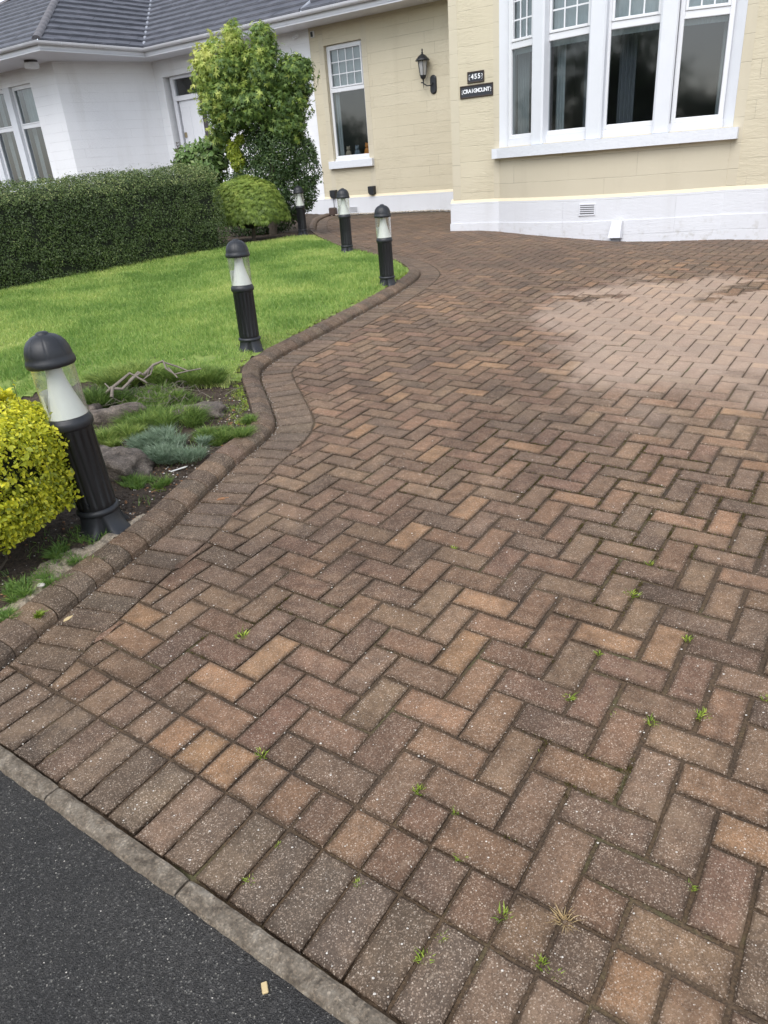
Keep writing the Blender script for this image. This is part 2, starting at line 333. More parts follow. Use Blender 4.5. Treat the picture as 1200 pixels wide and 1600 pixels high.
# ---------------------------------------------------------------- object helpers
def tag(o, label=None, cat=None, group=None, kind=None):
    for k, v in (('label', label), ('category', cat), ('group', group), ('kind', kind)):
        if v: o[k] = v
    return o
def link(name, me, parent=None, material=None):
    o = bpy.data.objects.new(name, me); COL.objects.link(o)
    if parent is not None: o.parent = parent
    if material: me.materials.append(M[material])
    return o
def empty(name, loc=(0, 0, 0), rz=0, **kw):
    o = bpy.data.objects.new(name, None); COL.objects.link(o); o.location = loc; o.rotation_euler = (0, 0, rz)
    o.empty_display_size = .1
    return tag(o, **kw)
def copy_tree(o, parent=None):
    c = o.copy(); COL.objects.link(c)
    if parent is not None: c.parent = parent
    for ch in list(o.children): copy_tree(ch, c)
    return c
class MB:
    def __init__(s): s.v = []; s.f = []; s.mi = []; s.sm = []
    def add(s, vs, fs, smooth=False):
        b = len(s.v); s.v += [tuple(v) for v in vs]; s.f += [tuple(b + i for i in f) for f in fs]; s.sm += [smooth] * len(fs)
    def box(s, x0, x1, y0, y1, z0, z1, bev=0):
        if bev <= 0:
            v = [(x, y, z) for x in (x0, x1) for y in (y0, y1) for z in (z0, z1)]
            s.add(v, [(0, 1, 3, 2), (4, 6, 7, 5), (0, 4, 5, 1), (2, 3, 7, 6), (0, 2, 6, 4), (1, 5, 7, 3)]); return
        b = bev; vs = []; idx = {}
        def key(p):
            k = tuple(round(c, 6) for c in p)
            if k not in idx: idx[k] = len(vs); vs.append(p)
            return idx[k]
        X = (x0, x1); Y = (y0, y1); Zz = (z0, z1); fs = []
        sg = (1, -1)
        def P(i, j, k, ax):
            p = [X[i] + sg[i] * b, Y[j] + sg[j] * b, Zz[k] + sg[k] * b]
            p[ax] = (X, Y, Zz)[ax][(i, j, k)[ax]]; return key(tuple(p))
        for i in (0, 1):
            q = [P(i, 0, 0, 0), P(i, 1, 0, 0), P(i, 1, 1, 0), P(i, 0, 1, 0)]; fs.append(q if i else q[::-1])
            q = [P(0, i, 0, 1), P(0, i, 1, 1), P(1, i, 1, 1), P(1, i, 0, 1)]; fs.append(q if i else q[::-1])
            q = [P(0, 0, i, 2), P(1, 0, i, 2), P(1, 1, i, 2), P(0, 1, i, 2)]; fs.append(q if i else q[::-1])
        for i in (0, 1):
            for j in (0, 1):
                fs.append([P(i, j, 0, 0), P(i, j, 1, 0), P(i, j, 1, 1), P(i, j, 0, 1)])
                fs.append([P(i, 0, j, 0), P(i, 1, j, 0), P(i, 1, j, 2), P(i, 0, j, 2)])
                fs.append([P(0, i, j, 1), P(1, i, j, 1), P(1, i, j, 2), P(0, i, j, 2)])
                for k in (0, 1): fs.append([P(i, j, k, 0), P(i, j, k, 1), P(i, j, k, 2)])
        s.add(vs, fs)
    def lathe(s, prof, n=32, cx=0, cy=0, rfun=None, cap=True, smooth=True, a0=0, a1=2 * math.pi):
        full = abs(a1 - a0 - 2 * math.pi) < 1e-6; m = n if full else n + 1
        vs = []
        for r, z in prof:
            for k in range(m):
                a = a0 + (a1 - a0) * k / n; rr = r if rfun is None else rfun(r, z, a)
                vs.append((cx + rr * math.cos(a), cy + rr * math.sin(a), z))
        fs = []
        for i in range(len(prof) - 1):
            for k in range(n):
                k2 = (k + 1) % m
                fs.append((i * m + k, i * m + k2, (i + 1) * m + k2, (i + 1) * m + k))
        s.add(vs, fs, smooth)
        if cap and full:
            s.add([vs[k] for k in range(m)], [tuple(range(m))[::-1]]); o = (len(prof) - 1) * m
            s.add([vs[o + k] for k in range(m)], [tuple(range(m))])
    def tube(s, pts, rad, n=8, smooth=True):
        pts = [Vector(p) for p in pts]; rad = rad if isinstance(rad, (list, tuple)) else [rad] * len(pts)
        vs = []; ref = Vector((0, 0, 1))
        for i, p in enumerate(pts):
            d = (pts[min(i + 1, len(pts) - 1)] - pts[max(i - 1, 0)]).normalized()
            r0 = ref if abs(d.dot(ref)) < .95 else Vector((1, 0, 0))
            u = d.cross(r0).normalized(); w = d.cross(u).normalized()
            for k in range(n):
                a = 2 * math.pi * k / n; vs.append(tuple(p + (u * math.cos(a) + w * math.sin(a)) * rad[i]))
        fs = []
        for i in range(len(pts) - 1):
            for k in range(n):
                k2 = (k + 1) % n; fs.append((i * n + k, i * n + k2, (i + 1) * n + k2, (i + 1) * n + k))
        s.add(vs, fs, smooth); s.add(vs[:n], [tuple(range(n))]); s.add(vs[-n:], [tuple(range(n))[::-1]])
    def quad(s, a, b, c, d): s.add([a, b, c, d], [(0, 1, 2, 3)])
    def build(s, name, material, parent=None, fix=True):
        me = bpy.data.meshes.new(name); me.from_pydata(s.v, [], s.f); me.update()
        me.polygons.foreach_set('use_smooth', s.sm)
        if fix:
            import bmesh
            bm = bmesh.new(); bm.from_mesh(me); bmesh.ops.recalc_face_normals(bm, faces=bm.faces); bm.to_mesh(me); bm.free()
        return link(name, me, parent, material)
def np_mesh(name, V, faces_idx, nper, material, parent=None, attrs=None, smooth=False):
    """V (n,3); faces_idx flat loop indices; nper verts per face (int)"""
    me = bpy.data.meshes.new(name); V = np.ascontiguousarray(V, dtype=np.float32)
    me.vertices.add(len(V)); me.vertices.foreach_set('co', V.ravel())
    L = np.ascontiguousarray(faces_idx.ravel(), dtype=np.int32); nf = len(L) // nper
    me.loops.add(len(L)); me.loops.foreach_set('vertex_index', L)
    me.polygons.add(nf); me.polygons.foreach_set('loop_start', np.arange(0, len(L), nper, dtype=np.int32))
    me.polygons.foreach_set('loop_total', np.full(nf, nper, dtype=np.int32))
    me.update(calc_edges=True)
    for k, a in (attrs or {}).items():
        a = np.asarray(a, dtype=np.float32)
        if a.ndim == 1:
            at = me.attributes.new(k, 'FLOAT', 'POINT'); at.data.foreach_set('value', a)
        else:
            at = me.attributes.new(k, 'FLOAT_COLOR', 'POINT'); c = np.ones((len(a), 4), np.float32); c[:, :3] = a
            at.data.foreach_set('color', c.ravel())
    if smooth: me.polygons.foreach_set('use_smooth', np.ones(nf, bool))
    return link(name, me, parent, material)
def grid_mesh(name, xs, ys, zfun, material, mask=None, parent=None, jitter=0):
    X, Y = np.meshgrid(xs, ys, indexing='ij'); Zz = zfun(X, Y)
    if jitter: Zz = Zz + RS.uniform(-jitter, jitter, Zz.shape)
    V = np.stack([X, Y, Zz], -1).reshape(-1, 3); nx, ny = len(xs), len(ys)
    I, J = np.meshgrid(np.arange(nx - 1), np.arange(ny - 1), indexing='ij'); a = (I * ny + J).ravel()
    Fc = np.stack([a, a + ny, a + ny + 1, a + 1], -1)
    if mask is not None:
        cx = (X[:-1, :-1] + X[1:, 1:]).ravel() / 2; cy = (Y[:-1, :-1] + Y[1:, 1:]).ravel() / 2
        Fc = Fc[mask(cx, cy)]
    return np_mesh(name, V, Fc, 4, material, parent, smooth=True)
def vnoise(x, y, s, seed=0):
    """cheap smooth value noise in numpy"""
    x = np.asarray(x, float) * s + 37.2 * seed; y = np.asarray(y, float) * s + 11.7 * seed
    def h(i, j):
        q = np.sin(i * 127.1 + j * 311.7 + seed * 17.3) * 43758.5453; return q - np.floor(q)
    i = np.floor(x); j = np.floor(y); u = x - i; v = y - j; u = u * u * (3 - 2 * u); v = v * v * (3 - 2 * v)
    return (h(i, j) * (1 - u) + h(i + 1, j) * u) * (1 - v) + (h(i, j + 1) * (1 - u) + h(i + 1, j + 1) * u) * v

# ---------------------------------------------------------------- the kerb line (outer foot, drive side)
KP = [(-1.42, 1.55), (-1.35, 1.73), (-1.286, 1.898), (-1.175, 2.187), (-1.082, 2.411), (-.945, 2.708), (-.845, 3.016), (-.728, 3.40), (-.64, 3.60),
      (-.590, 3.76), (-.580, 3.90), (-.621, 4.109), (-.674, 4.353), (-.753, 4.70), (-.783, 4.92), (-.745, 5.141), (-.638, 5.393),
      (-.496, 5.66), (-.303, 6.023), (-.084, 6.45), (.163, 6.93), (.377, 7.409), (.523, 7.791), (.60, 8.09), (.605, 8.36),
      (.541, 8.80), (.411, 9.212), (.266, 9.552), (.111, 9.975), (-.102, 10.42), (-.338, 11.185), (-.60, 12.40), (-.81, 13.9),
      (-.90, 15.6), (-.92, 17.2), (-.80, 18.5), (-.62, 19.2)]
def catmull(P, step):
    P = np.array(P, float); P = np.vstack([2 * P[0] - P[1], P, 2 * P[-1] - P[-2]]); out = []
    for i in range(1, len(P) - 2):
        n = max(2, int(np.linalg.norm(P[i + 1] - P[i]) / .01)); u = np.linspace(0, 1, n, endpoint=False)[:, None]
        out.append(.5 * ((2 * P[i]) + (-P[i - 1] + P[i + 1]) * u + (2 * P[i - 1] - 5 * P[i] + 4 * P[i + 1] - P[i + 2]) * u ** 2 + (-P[i - 1] + 3 * P[i] - 3 * P[i + 1] + P[i + 2]) * u ** 3))
    Q = np.vstack(out + [P[-2][None]]); L = np.r_[0, np.cumsum(np.linalg.norm(np.diff(Q, axis=0), axis=1))]
    t = np.arange(0, L[-1], step); return np.stack([np.interp(t, L, Q[:, 0]), np.interp(t, L, Q[:, 1])], 1)
KC = catmull(KP, .02); KT = np.gradient(KC, axis=0)
ks = np.ones(9) / 9
KT = np.stack([np.convolve(np.pad(KT[:, i], 4, 'edge'), ks, 'valid') for i in (0, 1)], 1)
KT /= np.linalg.norm(KT, axis=1)[:, None]; KN = np.stack([-KT[:, 1], KT[:, 0]], 1)   # left: towards the lawn
def kerb_sd(x, y):
    """signed distance to the kerb foot: >0 on the drive side; index of the nearest point"""
    p = np.stack([np.atleast_1d(x), np.atleast_1d(y)], -1).astype(float); out = np.empty(len(p)); ii = np.empty(len(p), int)
    for c in range(0, len(p), 4000):
        q = p[c:c + 4000]; d = ((q[:, None, :] - KC[None]) ** 2).sum(-1); k = d.argmin(1)
        v = q - KC[k]; out[c:c + 4000] = np.sqrt(d[np.arange(len(q)), k]) * -np.sign((v * KN[k]).sum(1) + 1e-12); ii[c:c + 4000] = k
    return out, ii

# ---------------------------------------------------------------- ground, road, drive bed
def big_z(x, y):
    _, b = w2lat(x, y); z = Z(np.clip(x, -12, 9), np.clip(y, -3, 22)) - .12
    return z
xs = np.r_[-900, -300, -100, -40, np.linspace(-20, 20, 41), 40, 100, 300, 900]
g = grid_mesh('ground', xs, xs + 4, big_z, 'soil'); tag(g, kind='structure')
def half_mask(sign, b0):
    return lambda x, y: sign * (w2lat(x, y)[1] - b0) > 0
# road: a sheet laid in the frame of the kerb
def lat_sheet(name, a0, a1, b0, b1, dz, material, na=60, nb=60):
    A, B = np.meshgrid(np.linspace(a0, a1, na), np.linspace(b0, b1, nb), indexing='ij'); X, Y = lat2w(A, B)
    V = np.stack([X, Y, Z(X, np.maximum(Y, -3)) + dz], -1).reshape(-1, 3); I, J = np.meshgrid(np.arange(na - 1), np.arange(nb - 1), indexing='ij')
    a = (I * nb + J).ravel(); return np_mesh(name, V, np.stack([a, a + nb, a + nb + 1, a + 1], -1), 4, material, smooth=True)
rd = lat_sheet('road', -150, 150, -90, -4.70, -.006, 'asphalt'); tag(rd, kind='structure')
bed = grid_mesh('drive_bed', np.arange(-2.2, 9.5, .1), np.arange(-3, 20.5, .1), lambda x, y: Z(x, y) - .0092 + .0045 * vnoise(x, y, 4, 31) + .0014 * np.clip((y - 3.4) / 1.5, 0, 1) - .035 * np.clip((-4.3 - w2lat(x, y)[1]) / .4, 0, 1), 'joint',
                mask=lambda x, y: (kerb_sd(x, y)[0] > -.06) & (w2lat(x, y)[1] > -4.95)); tag(bed, kind='structure')

# ---------------------------------------------------------------- block paving
def clip_poly(P, q, n):
    """keep the side where (p-q).n > 0"""
    out = []
    for i in range(len(P)):
        a, b = P[i], P[(i + 1) % len(P)]; da = (a[0] - q[0]) * n[0] + (a[1] - q[1]) * n[1]; db = (b[0] - q[0]) * n[0] + (b[1] - q[1]) * n[1]
        if da > 0: out.append(a)
        if (da > 0) != (db > 0): t = da / (da - db); out.append((a[0] + (b[0] - a[0]) * t, a[1] + (b[1] - a[1]) * t))
    return out
def area(P): return .5 * abs(sum(P[i][0] * P[(i + 1) % len(P)][1] - P[(i + 1) % len(P)][0] * P[i][1] for i in range(len(P))))
PAL = np.array([[.164, .113, .083], [.182, .119, .087], [.144, .105, .080], [.224, .147, .100], [.203, .144, .100], [.28, .180, .112], [.176, .126, .094]])
PALW = np.array([.20, .20, .18, .13, .14, .06, .09])
PALK = np.array([[.140, .110, .086], [.126, .101, .082], [.150, .113, .088], [.17, .125, .095]])
JOINT_TONE = np.array([.062, .044, .030])  # joint colour mixed into the bricks, darkening them towards their edges
class Pav:
    def __init__(s): s.v = []; s.f = []; s.c = []
    def brick(s, P, col, gap=.0040, ch=.0055, dz=0):
        if len(P) < 3 or area(P) < .0010: return
        P = P if sum(P[i][0] * P[(i + 1) % len(P)][1] - P[(i + 1) % len(P)][0] * P[i][1] for i in range(len(P))) > 0 else P[::-1]
        c = np.mean(P, axis=0); n = len(P); base = len(s.v); tx, ty = RS.normal(0, .006, 2); h = RS.normal(0, .0011) + dz
        g1 = gap * RS.uniform(.6, 1.4) + .0022 * float(np.clip((c[0] - .35) * 2, 0, 1) * np.clip(3.6 - c[1], 0, 1))
        rings = []
        if c[1] < 5.5:
            P2 = []
            for i in range(n):
                a, d = np.array(P[i]), np.array(P[(i + 1) % n]); k = max(1, int(np.linalg.norm(d - a) / .035))
                for q in range(k): P2.append(tuple(a + (d - a) * q / k))
            P = P2; n = len(P)
        jj = RS.normal(0, .0007 if n > 5 else 0, n)
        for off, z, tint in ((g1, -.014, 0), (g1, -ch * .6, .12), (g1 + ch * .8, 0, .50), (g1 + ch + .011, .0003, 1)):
            Q = []
            for i in range(n):
                a, b, d = np.array(P[i - 1]), np.array(P[i]), np.array(P[(i + 1) % n])
                e1 = (b - a) / (np.linalg.norm(b - a) + 1e-9); e2 = (d - b) / (np.linalg.norm(d - b) + 1e-9)
                n1 = np.array([-e1[1], e1[0]]); n2 = np.array([-e2[1], e2[0]]); m = n1 + n2; k = max(.5, (m @ m) / 2)
                Q.append(b + m / k * (off + jj[i]))
            rings.append((Q, z, tint))
        for Q, z, tint in rings:
            for q in Q: s.v.append((q[0], q[1], float(Z(q[0], q[1])) + z + h + (q[0] - c[0]) * tx + (q[1] - c[1]) * ty)); s.c.append(col * tint + JOINT_TONE * (1 - tint))
        for r in (0, 1, 2):
            for i in range(n): j = (i + 1) % n; s.f.append((base + r * n + i, base + r * n + j, base + (r + 1) * n + j, base + (r + 1) * n + i))
        s.f.append(tuple(base + 3 * n + i for i in range(n)))
    def build(s, name):
        me = bpy.data.meshes.new(name); me.from_pydata(s.v, [], s.f); me.update()
        at = me.attributes.new('col', 'FLOAT_COLOR', 'POINT'); c = np.ones((len(s.c), 4), np.float32); c[:, :3] = s.c; at.data.foreach_set('color', c.ravel())
        return link(name, me, None, 'paving')
def pick(k=None, pal=PAL, w=PALW, c=None):
    if w is not None and c is not None:
        q = float(vnoise(c[0], c[1], .9, 41)); w = w * np.where(PAL[:, 0] > .19, .35 + 1.9 * q, 1.25 - .5 * q); w = w / w.sum()
    i = RS.choice(len(pal), p=w) if w is not None else RS.randint(len(pal)); return pal[i] * RS.uniform(.87, 1.13) * (1 + RS.normal(0, .012, 3))
pv = Pav(); KB = .222
BR = []
for i in range(-110, 110):
    for j in range(-70, 110):
        x, y = i + 3 * j, -i + j; BR.append((x, y, 2, 1)); BR.append((x + 2, y, 1, 2))
BR = [b for b in BR if b[1] + b[3] > -1 and b[1] < 170 and -160 < b[0] < 110]
cen = np.array([lat2w(b[0] + b[2] / 2, b[1] + b[3] / 2) for b in BR]); sdv, sdi = kerb_sd(cen[:, 0], cen[:, 1])
sN = toSN(cen[:, 0], cen[:, 1])
keep = (sdv > KB - .12) & (cen[:, 0] < 7.0) & (cen[:, 1] < 19.6) & (cen[:, 0] - .62 * cen[:, 1] < 2.9) & ~((sN[0] > .3) & (sN[1] > .6)) & (sN[1] < 4.35)
for b, c, d, k, ok in zip(BR, cen, sdv, sdi, keep):
    if not ok: continue
    y0 = max(b[1], -1); P = [lat2w(b[0], y0), lat2w(b[0] + b[2], y0), lat2w(b[0] + b[2], b[1] + b[3]), lat2w(b[0], b[1] + b[3])]
    if d < KB + .14: P = clip_poly(P, KC[k] - KN[k] * KB, -KN[k])
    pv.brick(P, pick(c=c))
for a in range(-16, 60):
    jb = RS.normal(0, .02)
    for (b0, b1, pal, w) in ((-2.27, -1.0, PAL, PALW), (-4.27, -2.27, PALK, None)):
        P = [lat2w(a, b0), lat2w(a + 1, b0), lat2w(a + 1, b1), lat2w(a, b1)]; c = np.mean(P, axis=0); d, k = kerb_sd(c[0], c[1]); d = d[0]; k = k[0]
        lim = KB if b0 > -3 else .004
        if d < lim - .12: continue
        if d < lim + .14: P = clip_poly(P, KC[k] - KN[k] * lim, -KN[k])
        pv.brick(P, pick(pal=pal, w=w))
# soldier course that follows the kerb
step = .1035; t = 0
idx = np.arange(0, len(KC) - 6, 1)
pos = 0.0
while pos < (len(KC) - 8) * .02:
    i0 = pos / .02; i1 = (pos + step) / .02
    def at(i, off):
        k = int(i); f = i - k; p = KC[k] * (1 - f) + KC[min(k + 1, len(KC) - 1)] * f; n = KN[k] * (1 - f) + KN[min(k + 1, len(KC) - 1)] * f; return tuple(p - n * off)
    P = [at(i0, .006), at(i0, KB), at(i1, KB), at(i1, .006)]; c = np.mean(P, axis=0)
    if w2lat(*c)[1] > -2.9 and w2lat(*P[1])[1] > -2.6:
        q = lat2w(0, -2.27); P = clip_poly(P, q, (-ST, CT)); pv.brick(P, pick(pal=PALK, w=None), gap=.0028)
    pos += step
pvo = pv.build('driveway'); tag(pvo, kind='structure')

# bevelled edging blocks
def edging():
    prof = [(.000, -.03), (.002, .022), (.010, .034), (.042, .053), (.054, .058), (.112, .060), (.116, .056), (.116, -.03)]
    V = []; Fc = []; C = []; pos = 0.04
    while pos < (len(KC) - 8) * .02:
        L = RS.uniform(.094, .101); h = RS.normal(0, .0012); col = pick(pal=PALK, w=None) * RS.uniform(.72, 1.0); sh = RS.normal(0, .0016); base = len(V); nprof = len(prof)
        k = int(pos / .02)
        if w2lat(*KC[k])[1] < -4.2: pos += L + .004; continue
        for e, inset in ((pos, .0025), (pos + .003, 0), (pos + L - .003, 0), (pos + L, .0025)):
            i = e / .02; k = int(i); f = i - k; p = KC[k] * (1 - f) + KC[k + 1] * f; n = KN[k] * (1 - f) + KN[k + 1] * f
            for o, z in prof:
                oo = o + sh + (inset if o < .06 else -inset); q = p + n * oo; V.append((q[0], q[1], float(Z(*p)) + z - (inset if z > 0 else 0) + h)); C.append(col)
        for r in range(3):
            for i in range(nprof - 1): Fc.append((base + r * nprof + i, base + r * nprof + i + 1, base + (r + 1) * nprof + i + 1, base + (r + 1) * nprof + i))
        Fc.append(tuple(base + i for i in range(nprof))); Fc.append(tuple(base + 3 * nprof + i for i in range(nprof))[::-1])
        pos += L + .0045
    me = bpy.data.meshes.new('kerb_edging'); me.from_pydata(V, [], Fc); me.update()
    at = me.attributes.new('col', 'FLOAT_COLOR', 'POINT'); c = np.ones((len(C), 4), np.float32); c[:, :3] = C; at.data.foreach_set('color', c.ravel())
    return link('kerb_edging', me, None, 'paving')
ke = edging(); tag(ke, 'low curved edging of sloping dark brown blocks between the lawn and the drive', 'kerb')

# concrete kerb at the road: each stone has worn edges
def road_kerb():
    mb = MB()
    cuts = [-24.6, -19.9, -15.1, -10.4, -8.35, -3.77, .99, 9.7, 18.4, 27.1, 36, 45]
    for a0, a1 in zip(cuts[:-1], cuts[1:]):
        na = int((a1 - a0) * 5); prof = [(-4.80, -.07), (-4.79, -.006), (-4.74, .004), (-4.66, .006), (-4.40, .006), (-4.33, .003), (-4.31, -.05)]
        vs = []
        for k in range(na + 1):
            a = a0 + .03 + (a1 - a0 - .06) * k / na; w = RS.normal(0, .004)
            for i, (b, z) in enumerate(prof):
                x, y = lat2w(a, b + (w if i in (0, 1, 2) else 0) + (RS.normal(0, .005) if i in (1, 5) else 0)); vs.append((x, y, float(Z(x, y)) + z + (RS.normal(0, .0010) if 0 < i < 6 else 0) - (.004 if k in (0, na) else 0)))
        n = len(prof); fs = [(k * n + i, k * n + i + 1, (k + 1) * n + i + 1, (k + 1) * n + i) for k in range(na) for i in range(n - 1)]
        fs += [tuple(range(n)), tuple(na * n + i for i in range(n))[::-1]]; mb.add(vs, fs, False)
    return mb.build('concrete_kerb', 'kerbstone')
rk = road_kerb(); tag(rk, 'narrow weathered concrete kerb between the asphalt road and the brick drive', 'kerb')

# ---------------------------------------------------------------- garden soil and lawn
LAWN = np.array([(-.80, 4.85), (-.97, 4.50), (-1.15, 4.50), (-1.35, 4.85), (-1.75, 4.95), (-2.2, 4.7), (-3.0, 3.9), (-4, 3.2), (-7.5, 2.4), (-7.5, 6.7), (-4.55, 9.25), (-3.2, 10.35),
                 (-2.55, 10.85), (-2.05, 11.25), (-1.45, 11.75), (-1.0, 12.2), (-.78, 12.3), (-.62, 11.9), (-.3, 10.7), (.25, 9.4), (.52, 8.8), (.60, 8.2), (.45, 7.6), (0, 6.5), (-.4, 5.75), (-.82, 5.1)])
def inpoly(P, x, y):
    x = np.asarray(x, float); y = np.asarray(y, float); r = np.zeros(x.shape, bool); j = len(P) - 1
    for i in range(len(P)):
        c = ((P[i, 1] > y) != (P[j, 1] > y)) & (x < (P[j, 0] - P[i, 0]) * (y - P[i, 1]) / (P[j, 1] - P[i, 1] + 1e-12) + P[i, 0]); r ^= c; j = i
    return r
def soil_z(x, y):
    d, _ = kerb_sd(np.ravel(x), np.ravel(y)); d = -d.reshape(np.shape(x)); d = np.clip(d - .10, 0, 2)
    return Z(x, y) + .038 + .035 * np.clip(d / .5, 0, 1) + .018 * (vnoise(x, y, 3.1, 1) - .5) + .016 * (vnoise(x, y, 17, 2) - .5) + .008 * (vnoise(x, y, 60, 5) - .5)
so = grid_mesh('garden_soil', np.r_[np.arange(-8, -2.4, .12), np.arange(-2.4, 1.0, .022)], np.r_[np.arange(1.2, 5.4, .022), np.arange(5.4, 19.5, .1)], soil_z, 'soil',
               mask=lambda x, y: (kerb_sd(x, y)[0] < -.095) & (w2lat(x, y)[1] > -4.3)); tag(so, kind='structure')
lb = grid_mesh('lawn_turf', np.arange(-7.6, .8, .06), np.arange(2.3, 12.5, .06), lambda x, y: soil_z(x, y) + .006, 'herb',
               mask=lambda x, y: inpoly(LAWN, x, y) & (kerb_sd(x, y)[0] < -.13)); tag(lb, kind='structure')
lb.data.materials.clear(); simple('turf', (.20, .27, .06), .9, .5, 14); lb.data.materials.append(M['turf'])

def blades(name, x, y, z, h, w, lean, rnd, material, parent=None, nseg=2, **kw):
    """curved blades: 2 quads tapering to a tip (5 verts -> tri+quad as quads+tri); here 3-vert tip + 2-vert base rows"""
    n = len(x); a = RS.uniform(0, 2 * np.pi, n); la = RS.uniform(0, 2 * np.pi, n)
    dx, dy = np.cos(a) * w / 2, np.sin(a) * w / 2; lx, ly = np.cos(la) * lean, np.sin(la) * lean
    V = np.empty((n, 5, 3), np.float32)
    V[:, 0] = np.stack([x - dx, y - dy, z], -1); V[:, 1] = np.stack([x + dx, y + dy, z], -1)
    V[:, 2] = np.stack([x + dx * .8 + lx * .35, y + dy * .8 + ly * .35, z + h * .55], -1); V[:, 3] = np.stack([x - dx * .8 + lx * .35, y - dy * .8 + ly * .35, z + h * .55], -1)
    V[:, 4] = np.stack([x + lx, y + ly, z + h], -1)
    b = (np.arange(n) * 5)[:, None]
    T = np.concatenate([b + [0, 1, 2], b + [0, 2, 3], b + [3, 2, 4]], 1).reshape(-1, 3)
    return np_mesh(name, V.reshape(-1, 3), T, 3, material, parent, {'rnd': np.repeat(rnd, 5)})
def lawn():
    n = 520000; x = RS.uniform(-6.2, .7, n); y = RS.uniform(2.6, 12.4, n)
    m = inpoly(LAWN, x, y); x, y = x[m], y[m]
    m = RS.uniform(0, 1, len(x)) < np.clip(1.35 - (y - 4) * .09, .45, 1); x, y = x[m], y[m]
    m = (x > -1.0 - .52 * y); x, y = x[m], y[m]
    m = (vnoise(x, y, 7, 21) + .6 * vnoise(x, y, 19, 22) > .62) | (y > 5.3) | (x > -.2); x, y = x[m], y[m]
    d, _ = kerb_sd(x, y); thin = np.clip((-d - .13) / .10, 0, 1) * (RS.uniform(0, 1, len(x)) + .25) > .25; x, y, d = x[thin], y[thin], d[thin]
    pat = vnoise(x, y, 1.1, 3) * .5 + vnoise(x, y, 2.7, 4) * .3 + vnoise(x, y, 7, 6) * .2
    nb = np.clip(1 - (y - 4.3) / 1.3, 0, 1) * np.clip(1 - (-d - .1) / .55, 0, 1)       # mossy, thin turf by the bed and kerb
    r = np.clip(.04 + 1.05 * (pat - .25) + RS.normal(0, .15, len(x)) + .35 * nb, 0, 1)
    h = RS.uniform(.018, .05, len(x)) * (.75 + .6 * vnoise(x, y, 4, 8)) * (1 - .45 * nb)
    m = (h > .012) & (RS.uniform(0, 1, len(x)) > .45 * nb)
    x, y, r, h = x[m], y[m], r[m], h[m]
    b = blades('lawn_grass', x, y, soil_z(x, y) + .002, h, RS.uniform(.003, .0055, len(x)) * (1 + (y - 4) * .10), h * RS.uniform(.2, 1.0, len(x)), r, 'grass')
    tag(b, 'short bright green mown lawn grass beside the curved drive', 'grass', kind='stuff')
lawn()
# ---------------------------------------------------------------- vegetation
def at_px(u, v, Y):
    d = ix * (u - 600) + iy * (v - 800) + fw * F_PX
    return Vector((0, 0, EYE)) + d * (Y / d.y)
def unit(a): return a / (np.linalg.norm(a, axis=-1, keepdims=True) + 1e-9)
T_OVAL = (np.array([(0, 0, 0), (.45, .26, .05), (1, 0, -.04), (.45, -.26, .05)]), [(0, 2, 1), (0, 3, 2)])
T_ROUND = (np.array([(0, 0, 0), (.3, .27, .05), (.75, .25, .05), (1, 0, -.03), (.75, -.25, .05), (.3, -.27, .05)]), [(0, 2, 1), (0, 3, 2), (0, 4, 3), (0, 5, 4)])
def star(k, spread, lens, notch=.32, droop=-.12):
    an = np.radians(np.linspace(-spread, spread, k)); v = [(0, 0, 0)]
    for i in range(k):
        v.append((math.cos(an[i]) * lens[i], math.sin(an[i]) * lens[i], droop * lens[i]))
        if i < k - 1: am = (an[i] + an[i + 1]) / 2; v.append((math.cos(am) * notch, math.sin(am) * notch, 0))
    return np.array(v), [(0, i, i + 1) for i in range(1, len(v) - 1)]
T_MAPLE = star(5, 105, [.6, .9, 1, .9, .6])
def fringe(k, spread, w):
    v = [(0, 0, 0)]; f = []
    for i, a in enumerate(np.radians(np.linspace(-spread, spread, k))):
        L = 1 - .3 * abs(a); b = len(v); v += [(math.cos(a - w) * L * .5, math.sin(a - w) * L * .5, 0), (math.cos(a) * L, math.sin(a) * L, -.2), (math.cos(a + w) * L * .5, math.sin(a + w) * L * .5, 0)]
        f += [(0, b, b + 2), (b, b + 1, b + 2)]
    return np.array(v), f
T_FRINGE = fringe(5, 55, .16)
def leaves(name, pos, out, size, rnd, tmpl, material, parent=None, face=1.0, hang=0.0, jit=1.0):
    n = len(pos); T, tf = tmpl; tf = np.array(tf)
    nrm = unit(out * face + RS.normal(0, .55 * jit, (n, 3)) + [0, 0, .25])
    d = RS.normal(0, 1, (n, 3)) + out * .25; d[:, 2] -= hang; d = unit(d - nrm * (d * nrm).sum(1, keepdims=True)); b = np.cross(nrm, d)
    V = pos[:, None, :] + (T[None, :, 0:1] * d[:, None] + T[None, :, 1:2] * b[:, None] + T[None, :, 2:3] * nrm[:, None]) * size[:, None, None]
    Fi = (np.arange(n) * len(T))[:, None, None] + tf[None]
    return np_mesh(name, V.reshape(-1, 3), Fi.reshape(-1, 3), 3, material, parent, {'rnd': np.repeat(np.clip(rnd, 0, 1), len(T))})
def sphere_dirs(n):
    return unit(RS.normal(0, 1, (n, 3)))
def lump(d, seed, f=3.0):
    return (vnoise(d[:, 0] * f + d[:, 2] * 2.1, d[:, 1] * f - d[:, 2] * 1.7, 1.0, seed) - .5)
